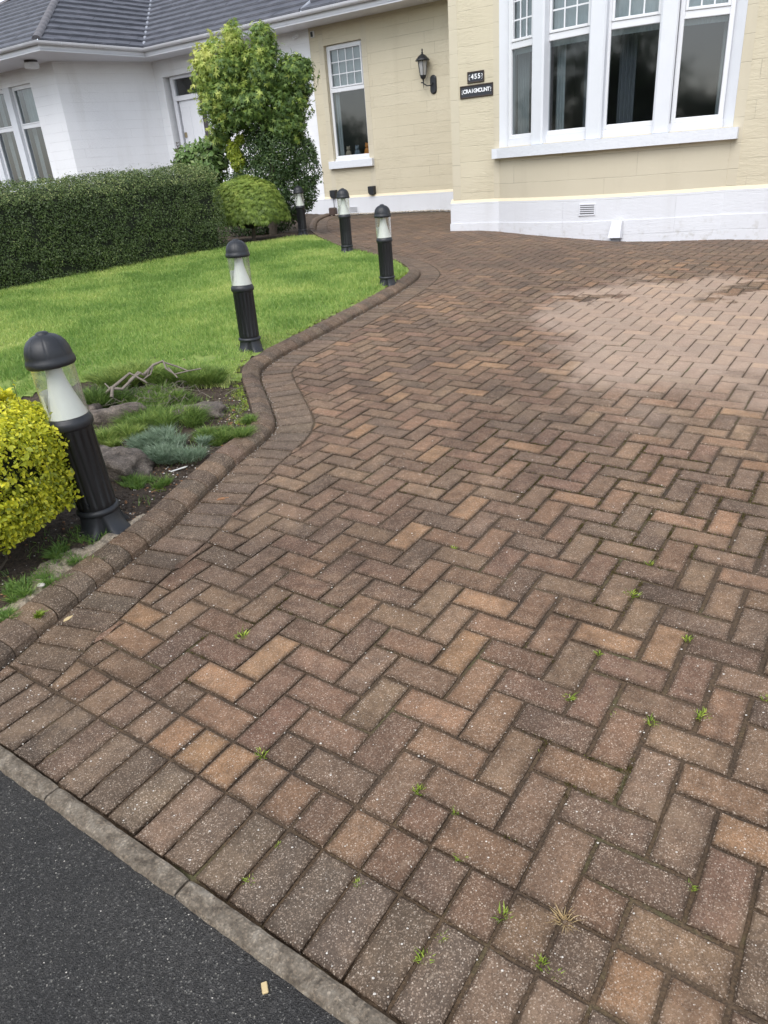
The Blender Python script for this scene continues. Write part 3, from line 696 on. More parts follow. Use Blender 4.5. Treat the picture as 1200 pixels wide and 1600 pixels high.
def cloud(blobs, n, inner=.72, lumps=.25, seed=1):
    """points through the outer shells of overlapping ellipsoids; blobs: (centre, radii)"""
    w = np.array([b[1][0] * b[1][2] for b in blobs]); w /= w.sum(); P = []; O = []
    for bi, (c, r) in enumerate(blobs):
        m = int(n * w[bi]); d = sphere_dirs(m); rad = (inner + (1.02 - inner) * RS.uniform(0, 1, m) ** .6) * (1 + lumps * lump(d, seed + bi)); p = np.array(c) + d * np.array(r) * rad[:, None]; P.append(p); O.append(d)
    P = np.vstack(P); O = np.vstack(O); keep = np.ones(len(P), bool)
    for c, r in blobs: keep &= (((P - np.array(c)) / (np.array(r) * (inner - .12))) ** 2).sum(1) > 1
    return P[keep], O[keep]
def soil_at(x, y): return float(soil_z(np.array([x]), np.array([y]))[0])
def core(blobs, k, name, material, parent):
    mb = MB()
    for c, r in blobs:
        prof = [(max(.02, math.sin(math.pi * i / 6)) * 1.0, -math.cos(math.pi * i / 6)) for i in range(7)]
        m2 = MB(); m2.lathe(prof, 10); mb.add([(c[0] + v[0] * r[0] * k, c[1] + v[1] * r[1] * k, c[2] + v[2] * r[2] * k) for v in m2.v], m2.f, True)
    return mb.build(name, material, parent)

# clipped privet hedge between the gardens
HA = np.array([-4.445, 9.088]); HD = np.array([.752, .659]); HN = np.array([-.659, .752])
def hedge():
    t = empty('clipped_hedge', (*HA, 0), label='long dark green clipped hedge along the far edge of the lawn', cat='hedge')
    prof = [(0, -.03), (-.03, .25), (-.02, .7), (0, .96), (.05, 1.05), (.25, 1.13), (.55, 1.17), (.80, 1.15), (.92, 1.05), (.95, .6), (.93, 0)]
    L = np.array(prof); seg = np.linalg.norm(np.diff(L, axis=0), axis=1); cum = np.r_[0, np.cumsum(seg)]
    n = 88000; s = RS.uniform(-4.6, 3.30, n); s = np.where(RS.uniform(0, 1, n) < .8, RS.uniform(-.9, 3.30, n), s)
    q = RS.uniform(0, 2.0, n); a = np.interp(q, cum, L[:, 0]); z = np.interp(q, cum, L[:, 1])
    a2 = np.interp(q + .02, cum, L[:, 0]); z2 = np.interp(q + .02, cum, L[:, 1]); on = unit(np.stack([-(z2 - z), a2 - a], 1))
    dep = RS.uniform(-.10, .02, n) + .05 * (vnoise(s, q, 5, 3) - .5) + .03 * (vnoise(s, q, 14, 4) - .5)
    spr = RS.uniform(0, 1, n) > .985; dep = np.where(spr, RS.uniform(.02, .07, n), dep)
    a = a + on[:, 0] * dep; z = z + on[:, 1] * dep
    x = HA[0] + HD[0] * s + HN[0] * a; y = HA[1] + HD[1] * s + HN[1] * a; gz = Z(x, y) + .05
    P = np.stack([x, y, gz + np.maximum(z, .01)], 1) - [*HA, 0]
    O = np.stack([HN[0] * on[:, 0], HN[1] * on[:, 0], on[:, 1]], 1)
    r = np.clip(.38 + RS.normal(0, .2, n) + .48 * (on[:, 1] > .4) * RS.uniform(.2, 1, n) + .25 * (vnoise(s, q, 3, 9) - .5), 0, 1)  # leaves on the hedge top coloured lighter, as if lit
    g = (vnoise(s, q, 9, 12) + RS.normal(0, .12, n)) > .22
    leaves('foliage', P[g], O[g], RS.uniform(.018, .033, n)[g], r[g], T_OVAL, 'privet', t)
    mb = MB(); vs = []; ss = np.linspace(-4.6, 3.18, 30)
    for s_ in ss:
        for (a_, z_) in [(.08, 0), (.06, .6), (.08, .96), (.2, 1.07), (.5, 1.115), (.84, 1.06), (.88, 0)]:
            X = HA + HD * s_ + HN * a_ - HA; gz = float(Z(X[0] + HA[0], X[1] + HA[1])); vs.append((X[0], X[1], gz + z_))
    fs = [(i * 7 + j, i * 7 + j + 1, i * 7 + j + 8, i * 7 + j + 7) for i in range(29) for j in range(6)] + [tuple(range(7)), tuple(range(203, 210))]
    mb.add(vs, fs); mb.build('shade_core', 'foliage_shade', t)  # dark solid standing in for the shade between the leaves
hedge()

# golden privet block by the front lamp
def golden():
    c = np.array([-2.02, 2.66, 0]); rz = R(-12); t = empty('golden_bush', tuple(c), label='bright yellow clipped privet bush at the left edge beside the nearest lamp', cat='bush')
    n = 90000; hx, hy, hz, zc = .80, .36, .235, .54
    d = RS.uniform(-1, 1, (n, 3)); ax = RS.choice(3, n, p=[.2, .46, .34]); d[np.arange(n), ax] = RS.choice([-1, 1], n); sgn = d; sgn = sgn / (np.abs(sgn) ** 5).sum(1, keepdims=True) ** (1 / 5)
    m = RS.uniform(0, 1, n); rad = 1 - .11 * RS.uniform(0, 1, n) ** 1.3 + .05 * (vnoise(sgn[:, 0] * 3 + sgn[:, 1], sgn[:, 2] * 3, 1.6, 3) - .5)
    p = sgn * rad[:, None] * [hx, hy, hz]; p[:, 2] -= .04 * (p[:, 0] > .5); O = unit(np.sign(sgn) * np.abs(sgn) ** 5)
    cr, sr_ = math.cos(rz), math.sin(rz)
    rot = lambda a: np.stack([a[:, 0] * cr - a[:, 1] * sr_, a[:, 0] * sr_ + a[:, 1] * cr, a[:, 2]], 1)
    P = rot(p) + [0, 0, zc]; Ow = rot(O); ok = (P[:, 0] > -.55)
    ok &= (vnoise(p[:, 0] * 13 + p[:, 1] * 9, p[:, 2] * 14 + p[:, 1] * 5, 1, 6) + RS.normal(0, .10, len(p))) > .13
    P, Ow = P[ok], Ow[ok]; n = len(P)
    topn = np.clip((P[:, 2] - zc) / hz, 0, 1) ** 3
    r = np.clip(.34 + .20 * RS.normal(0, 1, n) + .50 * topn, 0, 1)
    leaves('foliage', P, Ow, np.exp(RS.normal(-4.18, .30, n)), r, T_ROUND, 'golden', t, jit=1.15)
    # a few long shoots the shears have missed
    for (sx, sy, sz, ln) in ((.78, -.24, .56, .07), (.76, -.20, .46, .06), (.62, .18, .77, .06), (.3, .1, .77, .05)):
        a = Vector((sx * cr - sy * sr_, sx * sr_ + sy * cr, sz)); dd = Vector((.9 if sz < .7 else .1, -.2, .5 if sz < .7 else 1)).normalized(); mb = MB()
        mb.tube([a - dd * .05, a, a + dd * ln], [.0015, .0013, .0008], 5); so_ = mb.build('stem', 'bark', t)
        SP = np.array([tuple(a + dd * ln * (k / 5)) for k in range(6)])
        leaves('shoot', SP, unit(RS.normal(0, 1, SP.shape)), RS.uniform(.018, .03, len(SP)), RS.uniform(.5, .9, len(SP)), T_ROUND, 'golden', so_)
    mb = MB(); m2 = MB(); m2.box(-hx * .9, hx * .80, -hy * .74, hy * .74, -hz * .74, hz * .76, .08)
    mb.add([(v[0] * cr - v[1] * sr_, v[0] * sr_ + v[1] * cr, v[2] + zc) for v in m2.v], m2.f); mb.build('shade_core', 'foliage_shade', t)  # dark block painting the shade seen through gaps in the leaves
    for k in range(8):
        a = RS.uniform(-.5, .75); b = RS.uniform(-.2, .2); x = a * cr - b * sr_; y = a * sr_ + b * cr
        mb = MB(); mb.tube([(x * .9, y * .9, .12), (x + RS.uniform(-.03, .03), y, .2), (x * 1.05, y, .33)], [.007, .005, .004], 6); mb.build('trunk', 'bark', t)
golden()

# maple standing on top of an evergreen shrub
def px_blob(u, v, ru, rv, Y, deep=1.0):
    c = at_px(u, v, Y); k = ((c.y) * math.cos(PITCH) + (EYE - c.z) * math.sin(PITCH)) / F_PX
    return (tuple(c), (ru * k, ru * k * deep, rv * k))
def maple():
    Y = 13.0; B = [px_blob(*b) for b in [(343, 114, 42, 42, Y), (362, 70, 27, 30, Y), (411, 68, 22, 28, Y + .1), (325, 95, 18, 18, Y), (405, 120, 48, 42, Y, .8), (458, 124, 33, 34, Y), (474, 106, 14, 14, Y), (345, 158, 38, 34, Y - .1),
         (400, 165, 48, 30, Y), (455, 160, 34, 34, Y + .1), (365, 190, 34, 16, Y), (345, 212, 18, 16, Y + .1), (445, 195, 30, 26, Y), (398, 96, 26, 18, Y - .1)]]
    base = (-1.50, 13.0, soil_at(-1.5, 12.9)); t = empty('maple_tree', base, label='small maple tree with yellow green new leaves between the two houses', cat='tree')
    P, O = cloud(B, 20000, .45, .75, 3); n = len(P)
    # sparse shoots poking out
    SPR = []; SO = []
    for k in RS.choice(n, 80):
        d_ = O[k] + [0, -.1, .45]; L_ = RS.uniform(.06, .20)
        for q in range(9): f = (q + 1) / 9; SPR.append(P[k] + d_ * L_ * f + [RS.normal(0, .012), RS.normal(0, .012), -.10 * L_ * f * f * 4 + RS.normal(0, .01)]); SO.append(O[k])
    P = np.vstack([P, SPR]); O = np.vstack([O, SO]); ns = len(SPR)
    c0 = np.array(at_px(385, 130, Y)); rel = P - c0
    fresh = np.clip((-rel[:, 0] * .55 + rel[:, 2] * .55) + .25, 0, 1) * (vnoise(P[:, 0] * 3, P[:, 2] * 3, 1.6, 5) + .15)
    r = np.clip(.26 + RS.normal(0, .15, len(P)) + .80 * fresh + np.r_[np.zeros(n), np.full(ns, .30)], 0, 1)
    g = (vnoise(P[:, 0] * 5, P[:, 2] * 5, 1, 7) + vnoise(P[:, 0] * 5, P[:, 1] * 5, 1, 8) + RS.normal(0, .18, len(P))) > .68
    leaves('crown', (P - base)[g], O[g], RS.uniform(.045, .085, len(P))[g], r[g], T_MAPLE, 'maple', t, hang=.9, jit=.9)
    mb = MB(); b0 = Vector(base); top = [at_px(350, 120, Y), at_px(420, 100, Y), at_px(455, 150, Y), at_px(380, 150, Y), at_px(345, 180, Y), at_px(400, 70, Y)]
    fork = at_px(425, 215, Y) - b0
    mb.tube([(0, 0, -.05), (fork.x * .5, fork.y * .5, fork.z * .5), tuple(fork)], [.07, .055, .045], 10); mb.build('trunk', 'bark', t)
    mb = MB()
    for q in top: q = q - b0; mid = fork.lerp(q, .5) + Vector((RS.uniform(-.08, .08), RS.uniform(-.05, .05), -.05)); mb.tube([tuple(fork), tuple(mid), tuple(q)], [.032, .02, .008], 7)
    mb.build('branches', 'bark', t)
maple()
def evergreen():
    Y = 13.2; B = [px_blob(*b) for b in [(400, 235, 32, 30, Y), (440, 240, 42, 40, Y), (475, 260, 26, 42, Y - .05), (405, 275, 42, 32, Y), (455, 300, 36, 40, Y), (478, 300, 18, 26, Y - .1), (378, 300, 30, 30, Y), (425, 320, 36, 28, Y), (405, 345, 60, 26, Y + .1, .5), (470, 235, 24, 26, Y), (425, 210, 34, 26, Y), (452, 208, 26, 26, Y), (398, 215, 22, 20, Y), (425, 262, 30, 30, 12.85, .6), (432, 300, 26, 26, 12.85, .6), (430, 228, 26, 24, 12.85, .6)]]
    base = (-1.15, 13.5, soil_at(-1.15, 13.5)); t = empty('evergreen_shrub', base, label='tall dark small leaved evergreen shrub under the maple tree', cat='shrub')
    P, O = cloud(B, 42000, .66, .45, 21); n = len(P)
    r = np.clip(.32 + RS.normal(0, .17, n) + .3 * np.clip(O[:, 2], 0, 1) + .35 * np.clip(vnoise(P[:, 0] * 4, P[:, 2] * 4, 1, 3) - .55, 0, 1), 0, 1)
    leaves('foliage', P - base, O, RS.uniform(.028, .055, n), r, T_OVAL, 'shrub', t, hang=.4)
    core(B, .62, 'inner_shade', 'foliage_shade', t)
evergreen()
def bush(name, blobs, n, size, tmpl, material, label, cat='shrub', inner=.6, lumps=.3, seed=1, hang=.2, rbase=.35, kcore=.6, basexy=None):
    c = np.mean([b[0] for b in blobs], axis=0); base = (c[0], c[1], soil_at(c[0], c[1]) if c[1] < 19 else .5)
    t = empty(name, base, label=label, cat=cat); P, O = cloud(blobs, n, inner, lumps, seed); m = len(P)
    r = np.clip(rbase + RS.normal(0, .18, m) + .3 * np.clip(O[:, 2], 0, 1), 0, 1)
    leaves('foliage', P - base, O, RS.uniform(size * .7, size * 1.3, m), r, tmpl, material, t, hang=hang); core([((b[0][0] - base[0], b[0][1] - base[1], b[0][2] - base[2]), b[1]) for b in blobs], kcore, 'inner_shade', 'foliage_shade', t)
    return t
def recentre(t):
    pass
bush('rhododendron', [px_blob(*b) for b in [(305, 245, 26, 20, 14), (335, 240, 26, 22, 14), (285, 255, 14, 12, 14), (320, 262, 34, 26, 14), (315, 300, 36, 34, 14)]], 3600, .10, T_OVAL, 'rhodo', 'mid green broad leaved shrub behind the hedge in front of the white door', inner=.7, seed=41)
bush('yellow_shrub', [px_blob(*b) for b in [(364, 236, 10, 15, 13.0), (371, 252, 11, 15, 13.0), (374, 218, 7, 8, 13.0)]], 2600, .045, T_OVAL, 'yellow_shrub', 'narrow yellow leaved shrub squeezed between the hedge and the maple tree', inner=.6, seed=51)
def dwarf():
    Y = 12.0; c = at_px(390, 340, Y); base = (c.x, c.y + .05, soil_at(c.x, c.y + .05)); t = empty('weeping_maple', base, label='low dome of fine weeping lime green maple foliage below the tree', cat='shrub')
    n = 15000; d = sphere_dirs(n); d[:, 2] = np.abs(d[:, 2]) * 1.0 - .25 * RS.uniform(0, 1, n); d = unit(d)
    rx, ry, rz_ = .62, .50, .44; rad = RS.uniform(.72, 1.03, n) * (1 + .22 * lump(d, 61, 4))
    P = d * rad[:, None] * [rx, ry, rz_] + [0, 0, .50]; rr = np.sqrt((P[:, 0] / rx) ** 2 + (P[:, 1] / ry) ** 2); P[:, 2] -= .14 * rr ** 3
    r = np.clip(.30 + RS.normal(0, .15, n) + .5 * np.clip(d[:, 2], 0, 1) * vnoise(P[:, 0] * 6, P[:, 1] * 6, 1, 5), 0, 1); O = unit(d + [0, 0, .3])
    leaves('foliage', P, O, RS.uniform(.045, .085, n), r, T_FRINGE, 'weeping', t, hang=2.2, jit=.6)
    core([((0, 0, .46), (rx, ry, rz_))], .62, 'inner_shade', 'foliage_shade', t)
    mb = MB(); mb.tube([(0, 0, -.05), (.03, 0, .2), (0, 0, .45)], [.035, .03, .02], 8); mb.build('trunk', 'bark', t)
dwarf()
def conifer_tip():
    b = at_px(284, 262, 13.9); t = empty('conifer_sapling', tuple(b), label='thin bare tipped conifer sapling poking above the hedge before the door', cat='sapling'); mb = MB()
    mb.tube([(0, 0, -1.2), (0, 0, .2), (-.02, 0, .40)], [.015, .010, .004], 6)
    for k in range(9):
        z = .38 - k * .045; L = .03 + .02 * k; a = k * 2.4
        for j in range(3): aa = a + j * 2.1; mb.tube([(0, 0, z), (L * math.cos(aa), L * math.sin(aa), z + .02)], [.006, .002], 4)
    mb.build('stem', 'bark', t)
conifer_tip()

# small plants of the bed: tufts of blades leaning out from a centre
def tuft(name, x, y, rad, n, h, w, material, label=None, cat='plant', group=None, spread=1.0, zoff=0, rb=.45, kind=None, flat=.6, obj=None):
    z0 = soil_at(x, y); K = max(1, int(rad / .012)) if rad > .03 else 1
    ca_ = RS.uniform(0, 2 * np.pi, K); cq = rad * .85 * np.sqrt(RS.uniform(0, 1, K)) * (K > 1); kk = RS.randint(0, K, n); kh = RS.uniform(.55, 1.15, K); kr = RS.uniform(.10, .34, K) if K > 1 else np.ones(1)
    a = RS.uniform(0, 2 * np.pi, n); q = rad * kr[kk] * np.sqrt(RS.uniform(0, 1, n)); px = np.cos(a) * q + (np.cos(ca_) * cq)[kk]; py = (np.sin(a) * q + (np.sin(ca_) * cq)[kk]) * flat
    hh = h * RS.uniform(.45, 1.15, n) * kh[kk]; z = soil_z(x + px, y + py) - z0 - .005 + zoff + RS.uniform(0, .4, n) * hh
    V = np.empty((n, 5, 3), np.float32); aa = RS.uniform(0, 2 * np.pi, n); dx, dy = np.cos(aa) * w / 2, np.sin(aa) * w / 2
    lx = (np.cos(a) * .5 + px / rad * .4) * hh * spread + RS.normal(0, .55, n) * hh; ly = (np.sin(a) * .5 + py / rad * .4) * hh * spread + RS.normal(0, .55, n) * hh
    V[:, 0] = np.stack([px - dx, py - dy, z], -1); V[:, 1] = np.stack([px + dx, py + dy, z], -1)
    V[:, 2] = np.stack([px + dx + lx * .4, py + dy + ly * .4, z + hh * .55], -1); V[:, 3] = np.stack([px - dx + lx * .4, py - dy + ly * .4, z + hh * .55], -1)
    V[:, 4] = np.stack([px + lx, py + ly, z + hh * .9], -1); b = (np.arange(n) * 5)[:, None]
    T = np.concatenate([b + [0, 1, 2], b + [0, 2, 3], b + [3, 2, 4]], 1).reshape(-1, 3)
    r = np.clip(rb + RS.normal(0, .2, n) + .25 * (vnoise(px * 12, py * 12, 1, 3) - .5), 0, 1)
    o = np_mesh(name, V.reshape(-1, 3), T, 3, material, None, {'rnd': np.repeat(r, 5)}); o.location = (x, y, z0)
    return tag(o, label, cat, group, kind)
tuft('sage_plant', -1.06, 3.50, .23, 13000, .045, .0024, 'sage', 'silvery grey green low plant spilling over the soil near the kerb', flat=.95, zoff=.02)
tuft('heath_plant', -1.20, 3.90, .25, 9000, .065, .003, 'heath', 'bright green feathery plant growing between the two upper rocks', rb=.5, zoff=.01)
tuft('heath_plant', -1.40, 3.66, .17, 5600, .055, .003, 'heath', 'lime green feathery plant growing just above the largest rock', rb=.72)
tuft('heath_plant', -.84, 3.66, .16, 4600, .055, .003, 'heath', 'green feathery plant trailing over the soil right of the silvery plant', rb=.45)
tuft('heath_plant', -.70, 3.86, .07, 900, .05, .004, 'heath', 'tiny green feathery clump of foliage closest to the kerb bend', rb=.45)
tuft('heather_bush', -1.60, 4.72, .28, 9000, .085, .0035, 'heath', 'wide low mound of yellow green heather behind the dead branch', 'bush', rb=.72, zoff=.03)
tuft('heather_bush', -1.20, 4.58, .24, 8000, .075, .0035, 'heath', 'olive green mound of heather at the edge of the lawn', 'bush', rb=.55, zoff=.03)
tuft('heather_bush', -1.72, 4.25, .22, 6000, .08, .0035, 'heath', 'dark green heather showing right behind the nearest lamp', 'bush', rb=.28, zoff=.02)
tuft('heather_bush', -1.33, 4.28, .27, 8000, .055, .003, 'heath', 'loose green heather under the grey dead branch', 'bush', rb=.42, zoff=.01)
tuft('feathery_weed', -1.12, 3.12, .12, 1600, .04, .0025, 'herb', 'thin scattered weed below the silvery plant', 'weed')
tuft('feathery_weed', -1.30, 2.53, .07, 900, .035, .003, 'herb', 'feathery green weed right under the yellow bush', 'weed')
tuft('feathery_weed', -1.25, 2.34, .08, 1000, .035, .003, 'herb', 'feathery green weed midway between the yellow bush and the kerb', 'weed')
tuft('feathery_weed', -1.36, 2.26, .09, 1100, .035, .003, 'herb', 'dense green weed at the left edge below the yellow bush', 'weed')
tuft('feathery_weed', -1.37, 2.12, .07, 800, .03, .003, 'herb', 'lowest green weed at the left edge next to the kerb', 'weed')
tuft('feathery_weed', -1.19, 2.44, .05, 400, .03, .003, 'herb', 'small fine weed next to the mortar strip', 'weed')
tuft('moss_cushion', -1.255, 2.12, .035, 500, .018, .004, 'moss', 'little yellow green moss cushion beside the kerb', 'moss')
tuft('moss_cushion', -1.04, 3.06, .03, 300, .016, .004, 'moss', 'little yellow green moss cushion on bare soil below the plants', 'moss')

def rock(name, x, y, rx, ry, rz_, yaw, label, sink=.3, seed=1):
    n1, n2 = 26, 16; vs = []
    for i in range(n2 + 1):
        th = math.pi * i / n2
        for k in range(n1):
            a = 2 * math.pi * k / n1; d = np.array([math.sin(th) * math.cos(a), math.sin(th) * math.sin(a), math.cos(th)])
            q = d / (np.abs(d) ** 5).sum() ** (1 / 5); w = 1 + .55 * (float(vnoise(d[0] * 2 + d[2], d[1] * 2 + d[2], 1.3, seed)) - .5) + .10 * (float(vnoise(d[0] * 6 + d[2] * 3, d[1] * 6, 1.3, seed + 5)) - .5)
            p = q * w * [rx, ry, rz_]; vs.append((p[0] * math.cos(yaw) - p[1] * math.sin(yaw), p[0] * math.sin(yaw) + p[1] * math.cos(yaw), p[2] + rz_ * (1 - 2 * sink)))
    fs = [(i * n1 + k, i * n1 + (k + 1) % n1, (i + 1) * n1 + (k + 1) % n1, (i + 1) * n1 + k) for i in range(n2) for k in range(n1)]
    mb = MB(); mb.add(vs, fs, True); o = mb.build(name, 'rock'); o.location = (x, y, soil_at(x, y)); return tag(o, label, 'rock', 'rocks in the flower bed')
rock('garden_rock', -1.30, 3.28, .155, .11, .065, R(-25), 'largest flat brown grey rock right of the nearest lamp', seed=3)
rock('garden_rock', -1.50, 3.98, .16, .06, .06, R(18), 'long narrow grey rock behind the feathery plants', seed=9)
rock('garden_rock', -1.02, 4.02, .15, .09, .045, R(5), 'low smooth pinkish rock nearest to the kerb bend', seed=14)
rock('garden_rock', -1.68, 4.10, .05, .04, .045, 0, 'smallest dark rock right beside the nearest lamp head', seed=20)

def branch():
    o0 = Vector((-1.42, 4.38, soil_at(-1.42, 4.38) + .10)); mb = MB()
    for pts, r0 in (([(-.26, -.12, .02), (-.20, -.15, .06), (-.14, -.13, .05), (-.07, -.05, .10), (.0, .0, .11)], .010), ([(-.19, -.20, .0), (-.20, -.15, .05), (-.08, -.02, .12), (.02, -.06, .06), (.05, -.05, .03)], .009),
                    ([(0, .02, .10), (.06, .08, .15), (.12, .10, .16), (.17, .06, .12), (.24, .02, .09), (.35, -.02, .08)], .008), ([(-.12, .0, .05), (-.06, .07, .12), (0, .02, .10), (.04, .03, .13)], .008),
                    ([(.12, .10, .16), (.22, .12, .12), (.33, .08, .10), (.42, .08, .09)], .005), ([(.17, .06, .12), (.26, -.03, .06)], .004), ([(.06, .08, .15), (.05, .0, .10), (.0, -.03, .08)], .004), ([(-.2, -.15, .06), (-.27, -.10, .10)], .004)):
        pts = [(p[0] * .8, p[1], p[2] * .75 - .03) for p in pts]; pts = [(p[0] + RS.normal(0, .008), p[1], p[2] + RS.normal(0, .008)) for p in pts]; mb.tube(pts, [r0 * 1.25 * (1 - .12 * i) for i in range(len(pts))], 7)
    t = mb.build('dead_branch', 'wood_dead'); t.location = o0; tag(t, 'bleached grey dead branch lying over the heather', 'branch')
branch()
# loose litter on the soil
def pebble_mesh(mb, x, y, z, r, sq=.6):
    a0 = RS.uniform(0, 6); n = 6; ring = []
    vs = [(x, y, z + r * sq)]
    for lv, (k, h) in enumerate(((.75, .55), (1.0, .0), (.7, -.5))):
        for i in range(n): a = a0 + i * 2 * math.pi / n; q = r * k * RS.uniform(.75, 1.2); vs.append((x + q * math.cos(a), y + q * math.sin(a) * .8, z + r * sq * h))
    fs = [(0, 1 + i, 1 + (i + 1) % n) for i in range(n)] + [(1 + l * n + i, 1 + (l + 1) * n + i, 1 + (l + 1) * n + (i + 1) % n, 1 + l * n + (i + 1) % n) for l in (0, 1) for i in range(n)]
    mb.add(vs, fs)
def scatter(name, N_, material, f, rlo, rhi, label, cat):
    mb = MB(); c = 0
    while c < N_:
        p = f()
        if p is None: continue
        pebble_mesh(mb, *p, float(np.exp(RS.uniform(np.log(rlo), np.log(rhi)))), .6); c += 1
    o = mb.build(name, material, fix=False); tag(o, label, cat, kind='stuff')
def on_soil():
    k = RS.randint(4, 330); d = .12 + abs(RS.normal(0, .18)); p = KC[k] + KN[k] * d; return (p[0], p[1], soil_at(*p) + .001)
def on_soil_near():
    k = RS.randint(4, 150); d = .13 + abs(RS.normal(0, .14)); p = KC[k] + KN[k] * d; return (p[0], p[1], soil_at(*p) + .002)
scatter('soil_crumbs', 4200, 'soil', on_soil, .002, .012, 'dark crumbs of soil scattered over the bed behind the kerb', 'soil')
scatter('bed_gravel', 420, 'grit', on_soil_near, .0012, .006, 'small pale stones sprinkled over the bare soil of the bed', 'gravel')
scatter('leaf_litter', 260, 'leaf_brown', on_soil_near, .003, .008, 'brown scraps of dead leaf on the soil of the bed', 'leaf litter')
def on_drive():
    u = RS.uniform(0, 1)
    if u < .35: k = RS.randint(8, 330); p = KC[k] - KN[k] * abs(RS.normal(.006, .02))
    else:
        a = RS.uniform(-12, 14); b = (-4.2 + abs(RS.normal(0, 14))); p = lat2w(a + b * .3, b)
    x, y = p
    d = kerb_sd(x, y)[0][0]
    if d < .002 or x > 4.5 or y > 9: return None
    return (x, y, float(Z(x, y)) + .001)
scatter('white_grit', 1500, 'grit', on_drive, .0012, .0034, 'tiny white grit stones scattered over the brick drive', 'grit')
# moss and little weeds in the joints
MB_ = MB()
def joint_weeds():
    spots = [(883, 1437, 0), (785, 1430, 1), (663, 1497, 1), (845, 1505, .8), (868, 1522, .7), (408, 1178, 1.1), (378, 993, 1.3), (1018, 1128, 1), (1097, 1117, 1.2), (890, 1090, .9), (1075, 998, .9), (988, 928, 1.4), (935, 1020, .7),
             (390, 1376, .7), (435, 1320, .5), (560, 1380, .6), (712, 1268, .6), (720, 1340, .8), (655, 1235, .9), (1015, 880, .8), (710, 855, .8), (1195, 1090, .7), (1080, 1385, .6), (960, 1118, .7), (690, 1465, .6)]
    first = None; src = []
    for k in range(3):
        o = tuft('joint_weed', 0.0, 0.0, .016, 46, .016, .0035, 'moss', 'tiny bright green weed rooted in a joint of the brick drive', 'weed', 'green weeds in the joints of the drive', rb=.55, flat=1)
        src.append(o)
    for i, (u, v, s) in enumerate(spots):
        z = .03; d = ix * (u - 600) + iy * (v - 800) + fw * F_PX
        for _ in range(12): q = Vector((0, 0, EYE)) + d * ((z - EYE) / d.z); z = .5 * z + .5 * float(Z(q.x, q.y))
        if s == 0:
            o = tuft('straw_tuft', 0.0, 0.0, .012, 80, .021, .0018, 'straw_leaf', 'dried straw coloured grass tuft in a joint of the drive', 'weed', rb=.5, flat=1, spread=1.3)
        else:
            o = src[i % 3] if i < 4 and src[i % 3].get('used') is None else src[i % 3].copy()
            if 'used' in src[i % 3] and o is not src[i % 3]: COL.objects.link(o)
            elif o is not src[i % 3]: COL.objects.link(o)
            else: o['used'] = 1
            if 'used' in o: del o['used']; src[i % 3]['used'] = 1
            o.scale = (s * .8, s * .8, s * .8); o.rotation_euler = (0, 0, i * 1.7)
        o.location = (q.x, q.y, float(Z(q.x, q.y)) - .003)
    for o in src:
        if 'used' in o: del o['used']
leaf_mat('straw_leaf', [(0, (.30, .20, .09)), (.5, (.52, .38, .19)), (1, (.7, .56, .33))], .2, .8)
joint_weeds()
def mortar():
    V = []; n = 60; m = 9; ks_ = np.linspace(28, 66, n)
    for i, k in enumerate(ks_):
        k = int(k); e = math.sin(math.pi * i / (n - 1)) ** .5; wd = (.03 + .07 * e) * (1 + .35 * (float(vnoise(i * .35, 1, 1, 3)) - .5)) * (1.5 if i < 34 else .75)
        for j in range(m):
            f = j / (m - 1); p = KC[k] + KN[k] * (.119 + wd * f); V.append((p[0], p[1], soil_at(p[0], p[1]) + .004 + .010 * math.sin(math.pi * min(1, f * 1.0 + .12)) * e - (.014 if j == m - 1 else 0) + RS.normal(0, .0015)))
    a = np.array([[i * m + j for j in range(m - 1)] for i in range(n - 1)]).ravel()
    o = np_mesh('mortar_strip', V, np.stack([a, a + m, a + m + 1, a + 1], 1), 4, 'mortar', smooth=True); tag(o, 'rough sandy strip of spilled mortar between the nearest lamp and the kerb', 'mortar')
mortar()

def cover(name, n, f, h, w, material, rb, label):
    pts = []
    while len(pts) < n:
        p = f()
        if p is not None: pts.append(p)
    P = np.array(pts); x, y = P[:, 0], P[:, 1]; hh = h * RS.uniform(.4, 1.2, n)
    o = blades(name, x, y, soil_z(x, y), hh, np.full(n, w), hh * RS.uniform(.4, 1.4, n), np.clip(rb + RS.normal(0, .2, n), 0, 1), material); tag(o, label, 'ground cover', kind='stuff')
def edge_pt():
    k = RS.randint(120, 470); d = .13 + abs(RS.normal(0, .06)); p = KC[k] + KN[k] * d
    return p if vnoise(p[0], p[1], 9, 3) > .35 else None
cover('edge_moss', 9000, edge_pt, .014, .0035, 'moss', .5, 'low yellow green moss and thin grass where the lawn meets the kerb')
def bed_pt():
    x, y = RS.uniform(-1.9, -.7), RS.uniform(2.9, 4.9); d = kerb_sd(x, y)[0][0]
    if d > -.15 or vnoise(x, y, 8, 7) < .5: return None
    return np.array([x, y])
cover('bed_seedlings', 2600, bed_pt, .03, .0035, 'heath', .5, 'thin green seedlings growing through the bare soil between the rocks')
def near_pt():
    k = RS.randint(4, 60); d = .16 + abs(RS.normal(0, .10)); p = KC[k] + KN[k] * d
    return p if vnoise(p[0], p[1], 14, 9) > .55 else None
cover('bed_grass', 1500, near_pt, .03, .003, 'herb', .45, 'fine green seedlings on the soil below the yellow bush')

